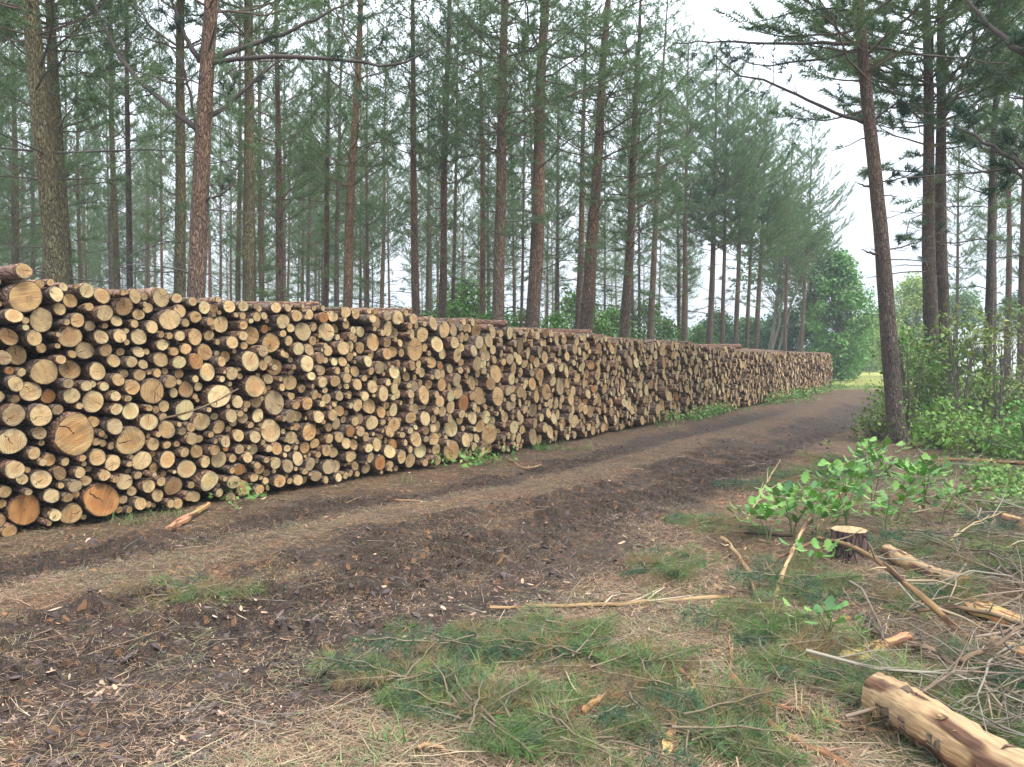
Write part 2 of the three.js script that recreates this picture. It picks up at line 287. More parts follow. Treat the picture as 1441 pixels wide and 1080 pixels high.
// ------------------------------------------------------------------ pines
// one pine: trunk, bare and living branches (wood), needles. wood lies as joined fine pieces, too small to pick apart.
function pine(seed, { H = 17, r = .16, crown = 7.5, len = 2.6, low = 2.6, needles = 14, nl = .19, nw = .014, step = .122, bark = [1, 1, 1], sides = 14, tone = 0, dead = 1, base = null }) {
  const R = mulberry(seed), T = new GB(), B = new GB(), N = new GB(), pts = [], rad = [], n = Math.ceil(H / .55), wx = R() * 6, wz = R() * 6;
  const axis = h => V((Math.sin(h * .33 + wx) - Math.sin(wx)) * .035 + (Math.sin(h * .9 + wz) - Math.sin(wz)) * .022, h, (Math.sin(h * .29 + wz) - Math.sin(wz)) * .07);
  const rr = h => r * Math.max(.06, 1 - .88 * Math.pow(h / H, 1.15)) + r * .35 * Math.exp(-h / .28);
  for (let k = 0; k <= n; k++) { const h = k / n * H; pts.push(axis(h)); rad.push(rr(h)); }
  pts[0].y = -.25;
  tube(T, pts, rad, sides, k => {
    const h = k / n * H, up = ss(1.5, 6.5, h), lo = [.36, .29, .22], hi = [.58, .39, .25], f = .85 + .3 * hash(k, seed, 9);
    return [0, 1, 2].map(i => mix(lo[i], hi[i], up * .75) * bark[i] * f);
  }, false, .12, seed);
  // whorl scars
  for (let h = low; h < H - .4; h += .42 + R() * .3) {
    const live = (h - crown) / (H - crown), cnt = live < 0 ? 2 + Math.floor(R() * 3 * dead) : 4 + Math.floor(R() * 2.5), a0 = R() * 6.28;
    for (let b = 0; b < cnt; b++) {
      const az = a0 + b / cnt * 6.28 + (R() - .5) * .9, dir = V(Math.cos(az), 0, Math.sin(az)), o = axis(h + (R() - .5) * .12);
      let L, rise, br;
      if (live < 0) { if (R() < .3) continue; L = (.35 + 1.5 * R() * R()) * (1 + .6 * ss(-.6, 0, live)) * len / 2.6; rise = -.12 + .5 * R(); br = .006 + .0055 * L; }
      else { L = len * Math.pow(Math.max(.03, 1 - live), .62) * (.6 + .5 * R()) * (.62 + .38 * ss(0, .22, live)); rise = mix(.22, .85, live) + (R() - .5) * .5; br = .008 + .008 * L; if (R() < .16) continue; }
      const P = [], q = [], ns = live < 0 ? 4 : 6, sag = live < 0 ? -.25 * L * R() * .5 : .0, curl = live < 0 ? (R() - .5) * .4 : .22;
      for (let k = 0; k <= ns; k++) { const f = k / ns, az2 = (R() - .5) * .06 * L; P.push(V(o.x + dir.x * L * f - dir.z * az2, o.y + L * f * rise * .8 + sag * f * f + curl * L * f * f * f + (R() - .5) * .04 * L, o.z + dir.z * L * f + dir.x * az2)); q.push(br * (1 - .8 * f) + .002); }
      const dc = live < 0 ? [.10, .085, .072] : [.13, .095, .068];
      tube(B, P, q, live < 0 ? 4 : 5, () => dc, false);
      // twigs
      const tw = live < 0 ? 3 + Math.floor(R() * 8) : Math.max(3, Math.round(L / .24));
      for (let t = 0; t < tw; t++) {
        const f = live < 0 ? .3 + .65 * R() : .22 + .78 * (t + R() * .8) / tw, k = Math.min(ns - 1, Math.floor(f * ns)), bp = P[k].clone().lerp(P[k + 1], f * ns - k), side = (t % 2 ? 1 : -1) * (.5 + .7 * R());
        const td = P[k + 1].clone().sub(P[k]).normalize().add(V(-dir.z * side, (R() - .3) * .55, dir.x * side)).normalize(), tl = (live < 0 ? .15 + .5 * R() : Math.min(1.1, (.28 + .42 * R()) * L * (1.12 - .72 * f) + .12));
        const e = bp.clone().addScaledVector(td, tl); e.y += live < 0 ? -.05 * tl : .1 * tl;
        tube(B, [bp, bp.clone().lerp(e, .5).add(V(0, (R() - .5) * .05, 0)), e], [.006, .004, .002], 3, () => dc, false);
        if (live >= 0 || (live > -.25 && R() < .35)) {
          const tn = Math.max(2, Math.round(tl / step)), sh = .5 + .5 * R();
          for (let m = 0; m < tn; m++) { const g = (m + 1) / tn, pp = bp.clone().lerp(e, g * .75 + .25), td2 = td.clone().add(V((R() - .5) * .9, (R() - .2) * .8, (R() - .5) * .9)).normalize(); tuft(N, pp, td2, needles, nl, nw, [mix(.105, .165, sh) + tone * .03, mix(.185, .25, sh) + tone * .03, mix(.10, .105, sh)], R); }
        }
      }
    }
  }
  const o = new THREE.Group();
  mesh('trunk', T.geo(), M.trunk, o);
  const br = mesh('branches', B.geo(), M.twig, o); br.userData.kind = 'stuff';
  mesh('crown', N.geo(), M.needle, o);
  return o;
}
const PB = { // bark tints: red-brown, orange, grey, mossy, dark
  red: [1, .9, .85], orange: [1.25, 1.1, .95], grey: [.85, .95, 1.05], moss: [.78, .95, .66], dark: [.58, .62, .7], mauve: [.72, .7, .74], brown: [.9, .88, .82],
};
const protoCache = {};
const SPEC = { // habits that the photograph shows
  wood: { H: 17.5, crown: 6.2, low: 2.8, len: 2.6 }, wood2: { H: 16.5, crown: 6.9, low: 3, len: 2.4 }, tall: { H: 18, crown: 7.4, low: 3.2, len: 2.9 }, edge: { H: 16, crown: 6.3, low: 3.6, len: 3.5, dead: .9, step: .085, needles: 15, nl: .19 }, low: { H: 14.5, crown: 4.8, low: 2.2, len: 2.3 },
};
function pineOf(spec, bark, variant) { const k = spec + bark + variant; if (!protoCache[k]) { protoCache[k] = pine(3000 + variant * 131 + spec.length * 17 + spec.charCodeAt(1), { ...SPEC[spec], r: .17, bark: PB[bark], tone: variant % 3 === 0 ? .5 : 0 }); } return protoCache[k]; }
// sharing crowns between bark tints: the tint lives in the trunk only
const barkMats = {}; function barkMat(b) { return barkMats[b] ??= (() => { const m = M.trunk.clone(); m.color.setRGB(...PB[b]); return m; })(); }
// a pine whose trunk runs from (x0, foot) to the point it has at the top of the view; d metres away along the view
function standPine(label, spec, variant, bark, pxFoot, pyLow, pxTop, pyTop, d, width, turn, group) {
  const p = pineOf(spec, 'grey', variant), o = p.clone(); o.name = numbered('pine_tree');
  const a = at(pxFoot, pyLow, d), b = at(pxTop, pyTop, d), lean = (b.x - a.x) / (b.y - a.y), x = a.x - lean * a.y;
  const sr = .8 * width * d / F / 2 / .15, sy = 1 + (hash(pxFoot, 7, 3) - .5) * .12;
  o.position.set(x, groundY(x, -d), -d); o.scale.set(clamp(sr, .4, 1.6), sy, clamp(sr, .4, 1.6));
  const inner = new THREE.Quaternion().setFromAxisAngle(V(0, 0, 1), -Math.atan(lean)), spin = new THREE.Quaternion().setFromAxisAngle(V(0, 1, 0), turn);
  o.quaternion.copy(inner).multiply(spin);
  o.children[0].material = barkMat(bark);
  tag(o, label, 'pine tree', group); scene.add(o); return o;
}
const near = [ // label, habit, variant, bark, foot x, y, top x, y, distance, width
  ['mossy grey pine leaning left, thickest at the left end of the log pile', 'tall', 0, 'moss', 78, 395, 38, 10, 14, 36],
  ['grey-green pine leaning left close behind the thickest mossy pine', 'wood', 1, 'moss', 97, 395, 72, 10, 15.5, 22],
  ['thin greenish pine left of the thin black-barked pine', 'wood2', 2, 'moss', 164, 395, 153, 20, 22, 12],
  ['thin black-barked pine between the mossy pines and the red-brown one', 'wood2', 3, 'dark', 184, 395, 179, 10, 19, 11],
  ['straight greenish-grey pine just left of and behind the red-brown pine', 'wood', 4, 'moss', 252, 400, 250, 10, 16.5, 19],
  ['straight mossy-barked pine standing right of the red-brown whorled pine', 'tall', 2, 'moss', 348, 410, 343, 10, 17, 20],
  ['slim red-barked pine right of the straight mossy pine', 'low', 0, 'red', 392, 415, 392, 80, 21, 15],
  ['thin dark pine between the slim red pine and the orange-barked pine', 'wood2', 1, 'brown', 456, 420, 461, 100, 24, 11],
  ['orange-barked pine above the middle of the nearest log stack', 'wood', 0, 'orange', 491, 420, 507, 20, 21, 17],
  ['slender pine with reddish bark just above the step between stacks', 'wood2', 0, 'red', 586, 425, 577, 10, 22, 15],
  ['slender pine leaning slightly right behind the step between stacks', 'wood', 3, 'red', 622, 430, 636, 10, 23, 14],
  ['thin straight orange-barked pine left of the dark straight pine', 'tall', 1, 'orange', 679, 400, 675, 10, 27, 11],
  ['dark straight pine with a stout trunk behind the second stack', 'wood', 2, 'brown', 703, 440, 710, 10, 20, 21],
  ['stout red-brown pine leaning right behind the second stack', 'tall', 3, 'red', 749, 450, 770, 10, 21, 25],
  ['thin pine hidden close beside the stout pine that leans most', 'wood2', 4, 'red', 815, 450, 821, 120, 29, 12],
  ['stout red pine that leans most to the right in the wood', 'wood', 4, 'red', 826, 455, 862, 10, 24, 23],
  ['grey-brown pine with forked bare limbs right of the leaning red pine', 'low', 2, 'brown', 880, 460, 893, 140, 25, 18],
  ['narrow reddish pine right of the pine with forked bare limbs', 'wood2', 1, 'red', 915, 462, 928, 250, 32, 12],
  ['narrow straight brown pine behind the right part of the second stack', 'edge', 1, 'brown', 962, 468, 967, 240, 36, 10],
  ['reddish pine standing where the second log stack ends', 'edge', 2, 'red', 997, 480, 1005, 240, 38, 11],
  ['brown pine behind the left part of the farthest log stack', 'edge', 3, 'brown', 1036, 485, 1045, 260, 40, 9],
  ['brown pine standing last in the row behind the farthest stack', 'edge', 0, 'brown', 1063, 485, 1074, 300, 43, 9],
  ['thin pine among the leaning trees, right of the row behind the farthest stack', 'edge', 2, 'brown', 1104, 485, 1112, 300, 47, 7],
  ['slim pine whose full crown hangs over the leaning trees', 'edge', 4, 'brown', 1128, 485, 1136, 300, 49, 7],
  ['slim dark-crowned pine between the two last brown pines of the row', 'edge', 1, 'brown', 1051, 485, 1060, 300, 41, 7],
  ['slim pine between the reddish pine and the brown pine behind the last stack', 'edge', 4, 'brown', 1017, 485, 1024, 250, 37, 8],
  ['double-stemmed stout pine behind the green shrubs right of the track, left stem', 'edge', 1, 'mauve', 1312, 520, 1305, 0, 17.5, 23],
  ['double-stemmed stout pine behind the green shrubs right of the track, right stem', 'edge', 0, 'mauve', 1329, 520, 1321, 0, 18.2, 21],
  ['thin dark pine standing in front of the white house', 'low', 3, 'dark', 1387, 555, 1404, 60, 19, 13],
  ['thin reddish pine between the dark thin pine and the photo\'s right-hand end of the house', 'wood2', 3, 'red', 1418, 500, 1417, 240, 28, 10],
  ['thin brown pine at the far right end of the shrubs', 'edge', 3, 'brown', 1437, 510, 1439, 300, 24, 12],
];
near[near.length - 2][0] = 'thin reddish pine before the right end of the white house';
near.forEach((a, i) => standPine(a[0], a[1], a[2], a[3], a[4], a[5], a[6], a[7], a[8], a[9], hash(i, 3, 8) * 6.28));

// two pines with limbs that can be told apart one by one
function limb(parent, o, pts, r0, seed, twigs = 8, green = 0, col = [.075, .058, .048]) {
  const R = mulberry(seed), B = new GB(), N = new GB(), c = new THREE.CatmullRomCurve3(pts.map(p => p.clone().sub(o))), n = 14, P = c.getPoints(n), L = c.getLength();
  for (const p of P) p.add(V(R() - .5, R() - .5, R() - .5).multiplyScalar(.035));
  tube(B, P, P.map((_, k) => r0 * (1 - .8 * k / n) + .003), 7, () => col, true, .2, seed);
  for (let t = 0; t < twigs; t++) {
    const f = .15 + .85 * R(), k = Math.min(n - 1, Math.floor(f * n)), p = P[k].clone(), d = P[k + 1].clone().sub(P[k]).normalize().add(perp(V(0, 0, 1), R).multiplyScalar(.9)).normalize(), l = L * (.12 + .22 * R()) * (1.1 - .5 * f);
    const m = p.clone().addScaledVector(d, l * .5).add(V(0, l * .08 * (R() - .3), 0)), e = p.clone().addScaledVector(d, l).add(V(0, l * .25 * (R() - .4), (R() - .5) * .3));
    tube(B, [p, m, e], [r0 * .3 * (1.1 - f) + .003, .004, .002], 4, () => col, false);
    if (green && R() < green) for (let j = 0; j < 5; j++) tuft(N, m.clone().lerp(e, j / 4), d, 14, .15, .011, [.06, .105, .06], R);
    for (let j = 0; j < 3; j++) { const q = m.clone().lerp(e, R()), e2 = q.clone().add(perp(d, R).add(d).multiplyScalar(l * .25)); tube(B, [q, e2], [.004, .002], 3, () => col, false); if (green && R() < green) { for (let w = 0; w < 3; w++) tuft(N, q.clone().lerp(e2, .4 + .3 * w), d, 14, .15, .011, [.06, .105, .06], R); } }
  }
  const b = mesh('branch', B.geo(), M.twig, parent); if (N.n) mesh('needles', N.geo(), M.needle, b);
  return b;
}
{
  const d = 12.6, g = (x, y, e = d) => at(x, y, e), o = standPine('red-brown pine with dark whorls of bare limbs, nearest behind the log pile', 'tall', 5, 'red', 271, 405, 286, 0, d, 31, 1.1);
  // its own limbs, at their three whorls
    const parts = [
    [[[276, 182], [225, 140], [180, 95], [150, 45], [128, -10]], .05], [[[284, 90], [262, 55], [245, 10], [238, -20]], .045], [[[290, 88], [345, 68], [400, 48], [450, 25], [500, 0]], .05],
    [[[292, 92], [350, 82], [430, 82], [500, 88], [560, 92], [610, 68]], .042], [[[280, 178], [325, 145], [370, 105], [395, 85]], .042], [[[275, 284], [305, 278], [330, 262]], .026], [[[284, 92], [300, 40], [308, 0]], .03], [[[276, 182], [268, 130], [255, 90], [215, 40], [190, 5]], .022],
  ];
  o.updateMatrixWorld(true);
  parts.forEach((p, i) => { const pts = p[0].map((q, k) => g(q[0], q[1], d - k * .12 * (i % 2 ? 1 : -1))); const b = limb(o, V(0, 0, 0), pts, p[1], 900 + i, i === 5 ? 5 : 12, i < 4 ? .25 : .1); b.applyMatrix4(o.matrixWorld.clone().invert()); });
}
{
  const d = 14.6, g = (x, y, e = d) => at(x, y, e), o = standPine('brown pine with broken stubs standing alone at the right edge of the track', 'edge', 4, 'mauve', 1263, 615, 1208, 0, d, 26, 2.2);
  const parts = [
    [[[1216, 58], [1150, 56], [1080, 58], [1010, 55], [950, 58]], .035, .3], [[[1218, 62], [1180, 75], [1110, 85], [1070, 88], [1040, 75]], .026, .3], [[[1222, 168], [1180, 155], [1130, 132], [1085, 112], [1040, 100], [1010, 75]], .035, .3],
    [[[1224, 62], [1290, 70], [1360, 78], [1450, 88]], .028, .5], [[[1232, 165], [1270, 140], [1310, 155], [1350, 150]], .018, .5], [[[1231, 258], [1220, 258], [1208, 254]], .03, 0], [[[1240, 353], [1228, 352], [1216, 348]], .032, 0],
    [[[1216, 20], [1180, 8], [1120, 15], [1060, 30]], .022, .4], [[[1236, 252], [1270, 246], [1310, 225]], .014, .3], [[[1243, 348], [1290, 338], [1330, 318]], .014, .2],
  ];
  o.updateMatrixWorld(true);
  parts.forEach((p, i) => { const pts = p[0].map((q, k) => g(q[0], q[1], d + k * .15 * (i % 2 ? 1 : -1))); const b = limb(o, V(0, 0, 0), pts, p[1], 950 + i, i === 5 || i === 6 ? 0 : 14, p[2]); b.applyMatrix4(o.matrixWorld.clone().invert()); });
}
{ // a pine just outside on the right whose boughs hang into view
  const d = 8.6, o = standPine('dark pine beside the view whose thick boughs hang in at the upper right', 'edge', 2, 'dark', 1600, 600, 1585, 0, d, 44, .4); o.updateMatrixWorld(true);
  [[[[1590, 150], [1500, 105], [1441, 72], [1400, 35], [1362, -8]], .06], [[[1592, 330], [1500, 265], [1441, 228], [1395, 200], [1345, 175]], .045], [[[1592, 340], [1500, 290], [1441, 245], [1410, 222]], .03]].forEach((p, i) => {
    const pts = p[0].map((q, k) => at(q[0], q[1], d + k * .2)); const b = limb(o, V(0, 0, 0), pts, p[1], 970 + i, 16, .45); b.applyMatrix4(o.matrixWorld.clone().invert()); });
}
const short = ['thickest mossy pine', 'grey-green leaning pine', 'thin greenish pine', 'thin black-barked pine', 'greenish-grey pine', 'straight mossy pine', 'slim red pine', 'thin dark pine', 'orange-barked pine', 'pine above the step', 'second pine by the step', 'thin orange pine', 'dark straight pine', 'stout red-brown pine', 'thin half-hidden pine', 'most leaning pine', 'fork-limbed pine', 'narrow reddish pine', 'narrow straight pine', 'second stack\'s last pine', 'last stack\'s pine', 'last pine'];
const barkWord = { red: 'slender red-barked', brown: 'slender brown', orange: 'slender orange-barked', grey: 'slender greyish', moss: 'slender mossy' };
function nameByNeighbour(list, say) { // each by the named pine that it stands beside in the view
  const count = {};
  for (const o of list.sort((a, b) => a.userData.seen[1] - b.userData.seen[1])) { const [px, d, b] = o.userData.seen; let m = 0; short.forEach((_, i) => { if (Math.abs(near[i][4] - px) < Math.abs(near[m][4] - px)) m = i; }); const side = px < near[m][4] ? 'left' : 'right', k = m + side + (b || ''); count[k] = (count[k] || 0) + 1; o.userData.label = say(barkWord[b] || '', count[k] === 1 ? '' : ordinal(count[k]), side, short[m]).replace(/, +nearest/, ', nearest').replace(/  +/g, ' ').trim(); delete o.userData.seen; }
}
const ORD = ['', 'first', 'second', 'third', 'fourth', 'fifth', 'sixth', 'seventh', 'eighth', 'ninth', 'tenth', 'eleventh', 'twelfth', 'thirteenth', 'fourteenth', 'fifteenth', 'sixteenth', 'seventeenth', 'eighteenth', 'nineteenth', 'twentieth'];
const TY = ['', '', 'twenty', 'thirty', 'forty', 'fifty', 'sixty', 'seventy', 'eighty', 'ninety', 'hundred'];
function ordinal(n) { return n <= 20 ? ORD[n] : n % 10 ? `${TY[Math.floor(n / 10)]}-${ORD[n % 10]}` : TY[Math.floor(n / 10)].replace(/y$/, 'ieth'); }
// the wood behind the pile: pines that nothing tells apart
{
  const R = mulberry(42), placed = near.map(a => [at(a[4], a[5], a[8]).x, -a[8]]); let n = 0, tries = 0;
  const bk = ['red', 'brown', 'orange', 'grey', 'moss', 'red'];
  while (n < 94 && tries++ < 6000) {
    const b = bk[Math.floor(R() * 6)], d = 19 + R() * 46, px = -80 + R() * 1150, x = (px - 720) / F * d, z = -d, [s, t] = track(x, z);
    if (t > -4.4 || (px > 880 && d > 44)) continue;
    if (px > 985 && R() < .8) continue;
    if (placed.some(p => Math.hypot(p[0] - x, p[1] - z) < 1.9)) continue;
    placed.push([x, z]); n++;
    standPine('', ['wood', 'wood2', 'tall', 'wood', 'low'][Math.floor(R() * 5)], Math.floor(R() * 5), b, px, 500, px + (R() - .5) * 18, 100, d, F * (.16 + .12 * R()) / d, R() * 6.28, 'pines of the wood behind the log pile').userData.seen = [px, d, b];
  }
  nameByNeighbour(scene.children.filter(o => o.userData.seen), (w, nth, side, n) => `${w} pine back in the wood, ${nth} ${side} of the ${n}`);
  // pines right of the track
  for (const [px, d, sp, v, lb] of [[1480, 22, 'edge', 0, 'pine whose boughs spread in from the right, behind the dark hanging boughs'], [1530, 15, 'low', 1, 'low-crowned pine hanging its twigs over the shrubs at the right'], [1500, 30, 'wood', 2, 'pine right of the white house, behind the shrubs'], [1345, 40, 'low', 2, 'low-crowned pine just right of the double-stemmed pine, far back'], [1460, 38, 'low', 0, 'low-crowned pine before the right end of the white house'], [1400, 46, 'wood', 1, 'tall pine rising in front of the white house, far back']])
    standPine(lb, sp, v, 'brown', px, 520, px + 6, 0, d, F * .24 / d, R() * 6.28, 'pines behind the shrubs right of the track');
}
{ // far off the wood reads as one mass
  const g = pine(777, { H: 17, r: .15, crown: 8.2, len: 2.5, low: 2.6, needles: 7, nl: .22, nw: .03, step: .34, sides: 6, dead: .6 });
  const w = new THREE.Group(); w.name = 'distant_pine_wood'; w.userData = { kind: 'stuff', label: 'far pines of the wood reading as one mass of thin trunks', category: 'wood' };
  const R = mulberry(91), ms = [];
  while (ms.length < 72) {
    const d = 50 + R() * 55, px = -120 + R() * 1090, x = (px - 720) / F * d; if (track(x, -d)[1] < -7) ms.push(new THREE.Matrix4().compose(V(x, 0, -d), new THREE.Quaternion().setFromEuler(new THREE.Euler((R() - .5) * .05, R() * 6.28, (R() - .5) * .05)), V(1, .85 + .25 * R(), 1)));
  }
  for (const c of g.children) { const im = new THREE.InstancedMesh(c.geometry, c.material, ms.length); ms.forEach((m, i) => im.setMatrixAt(i, m)); im.name = c.name; im.userData.kind = 'stuff'; im.castShadow = true; w.add(im); }
  scene.add(w);
}

// ------------------------------------------------------------------ leafy trees and shrubs
function leafFan(gb, p, d, n, size, spread, c, R) { // single leaves round a point
  for (let k = 0; k < n; k++) {
    const q = V(R() - .5, R() - .5, R() - .5).normalize().multiplyScalar(spread * Math.cbrt(R())).add(p), ax = V(R() - .5, (R() - .5) * .7 - .1, R() - .5).normalize(), s = perp(ax, R), l = size * (.6 + .7 * R()), w = l * .3, f = .7 + .6 * R(), cc = [c[0] * f * (.85 + .4 * R()), c[1] * f, c[2] * f];
    const a = gb.v(q.x, q.y, q.z, cc), b = gb.v(q.x + ax.x * l * .45 + s.x * w, q.y + ax.y * l * .45 + s.y * w, q.z + ax.z * l * .45 + s.z * w, cc), t = gb.v(q.x + ax.x * l, q.y + ax.y * l - l * .12, q.z + ax.z * l, cc), e = gb.v(q.x + ax.x * l * .45 - s.x * w, q.y + ax.y * l * .45 - s.y * w, q.z + ax.z * l * .45 - s.z * w, cc);
    gb.quad(a, b, t, e);
  }
}
function leafy(seed, { H = 8, W = 3, r = .12, stems = 1, lean = 0, low = .15, clumps = 120, leaves = 40, size = .14, spread = .55, col = [.1, .2, .05], bark = [.13, .11, .09], top = .3 }) {
  const R = mulberry(seed), T = new GB(), L = new GB(), tops = [];
  for (let s = 0; s < stems; s++) {
    const a = R() * 6.28, sp = stems > 1 ? .35 * W : .12 * W, pts = [], rad = [], n = 8, b = stems > 1 ? V(Math.cos(a) * .08 * W, 0, Math.sin(a) * .08 * W) : V(0, 0, 0);
    for (let k = 0; k <= n; k++) { const f = k / n; pts.push(V(b.x + Math.cos(a) * sp * f * f + lean * H * f + (R() - .5) * .06 * H * .3, -.15 + H * .88 * f, b.z + Math.sin(a) * sp * f * f + (R() - .5) * .04 * H * .3)); rad.push(r * (1 - .85 * f) + .004); }
    tube(T, pts, rad, 7, () => bark, false, .15, seed + s); tops.push(pts);
  }
  for (let k = 0; k < clumps; k++) {
    const hf = low + (1 - low) * Math.pow(R(), .85), env = W * Math.pow(Math.sin(Math.PI * clamp((hf - low * .6) / (1.06 - low * .6), .06, 1)), .6) * (hf > .6 ? mix(1, top, (hf - .6) / .4) : 1), a = R() * 6.28, q = env * (.3 + .7 * Math.sqrt(R())) * (.5 + .95 * vnoise(a * 1.3 + seed, hf * 6, seed));
    const P = tops[k % tops.length], f = clamp(hf * .8) * 8, i = Math.min(7, Math.floor(f)), o = P[i].clone().lerp(P[i + 1], f - i), c = V(P[i].x * .6 + Math.cos(a) * q, H * hf, P[i].z * .6 + Math.sin(a) * q);
    c.x += lean * H * hf * .4;
    tube(T, [o, o.clone().lerp(c, .55).add(V(0, -.04 * H * R(), 0)), c], [r * .22 + .004, r * .12 + .003, .003], 4, () => bark, false);
    const up = .7 + .5 * R(); leafFan(L, c, null, Math.round(leaves * (.6 + .8 * R())), size, spread * (.6 + .7 * R()), [col[0] * up, col[1] * up, col[2] * up], R);
  }
  const o = new THREE.Group(); mesh('trunk', T.geo(), M.twig, o); mesh('crown', L.geo(), M.leaf, o); return o;
}
function standLeafy(name, label, category, o, pos, turn, scale, group) { o.name = numbered(name); o.position.copy(pos); o.rotation.y = turn; o.scale.setScalar(scale); tag(o, label, category, group); scene.add(o); return o; }
const gnd = (px, d) => { const x = (px - 720.5) / F * d; return V(x, groundY(x, -d), -d); };
standLeafy('broadleaf_tree', 'round dense green tree beyond the far end of the log pile', 'tree', leafy(11, { H: 9, W: 2.7, r: .16, stems: 3, low: .02, clumps: 230, leaves: 52, size: .27, spread: .62, col: [.15, .32, .08], top: .45 }), gnd(1186, 56), 0, 1);
standLeafy('broadleaf_tree', 'low bright green bush at the right foot of the round tree', 'bush', leafy(12, { H: 4.4, W: 1.7, r: .06, stems: 5, low: .02, clumps: 130, leaves: 50, size: .22, spread: .55, col: [.13, .3, .06] }), gnd(1192, 62), 0, 1);
standLeafy('leaning_tree', 'thin many-stemmed tree leaning right above the farthest stack', 'tree', leafy(13, { H: 12.5, W: 3.1, r: .11, stems: 5, lean: .17, low: .52, clumps: 150, leaves: 34, size: .26, spread: .7, col: [.1, .19, .07] }), gnd(1082, 54), 0, 1);
standLeafy('leaning_tree', 'second many-stemmed tree leaning right beside the round tree', 'tree', leafy(14, { H: 11, W: 2.6, r: .1, stems: 4, lean: .26, low: .55, clumps: 110, leaves: 34, size: .26, spread: .7, col: [.12, .22, .07] }), gnd(1112, 57), 0, 1);
[[1012, 60, 5, .8], [1052, 62, 4.6, 1.1], [1098, 60, 5.2, .9], [1138, 60, 6.2, 1]].forEach(([px, d, h, k], i) => standLeafy('bush', ['dark green bush behind the start of the farthest stack', 'low green bush between pines behind the farthest stack', 'green bush under the leaning trees behind the stack', 'tall green bush joining the round tree on its left'][i], 'bush', leafy(20 + i, { H: h, W: 3, r: .06, stems: 4, low: .02, clumps: 150, leaves: 50, size: .24, spread: .6, col: [.08 * k, .19 * k, .045] }), gnd(px, d), i, 1));
standLeafy('broadleaf_tree', 'pale yellow-green tree between the lone pine and the double pine', 'tree', leafy(31, { H: 8.2, W: 3.1, r: .14, stems: 3, low: .05, clumps: 230, leaves: 50, size: .27, spread: .8, col: [.27, .38, .09] }), gnd(1284, 66), 0, 1);
standLeafy('broadleaf_tree', 'pale green tree right of the double pine beside the white house', 'tree', leafy(32, { H: 7.4, W: 3, r: .14, stems: 3, low: .05, clumps: 200, leaves: 50, size: .27, spread: .8, col: [.15, .26, .085] }), gnd(1350, 70), 0, 1);
standLeafy('broadleaf_tree', 'tall green tree behind the white house', 'tree', leafy(33, { H: 8.6, W: 4, r: .18, stems: 2, low: .12, clumps: 220, leaves: 46, size: .27, spread: .8, col: [.1, .18, .08] }), gnd(1440, 84), 0, 1);
[[1200, 92, 6.2, 'pale yellow-green bush closing the far end of the meadow, left'], [1224, 96, 7, 'pale yellow-green bush at the far end of the meadow, middle'], [1246, 90, 6.4, 'pale green bush at the far end of the meadow behind the lone pine']].forEach(([px, d, h, label], i) => standLeafy('bush', label, 'bush', leafy(50 + i, { H: h, W: 2.6, r: .06, stems: 4, low: .02, clumps: 120, leaves: 40, size: .3, spread: .7, col: [.34, .47, .12] }), gnd(px, d), i, 1));
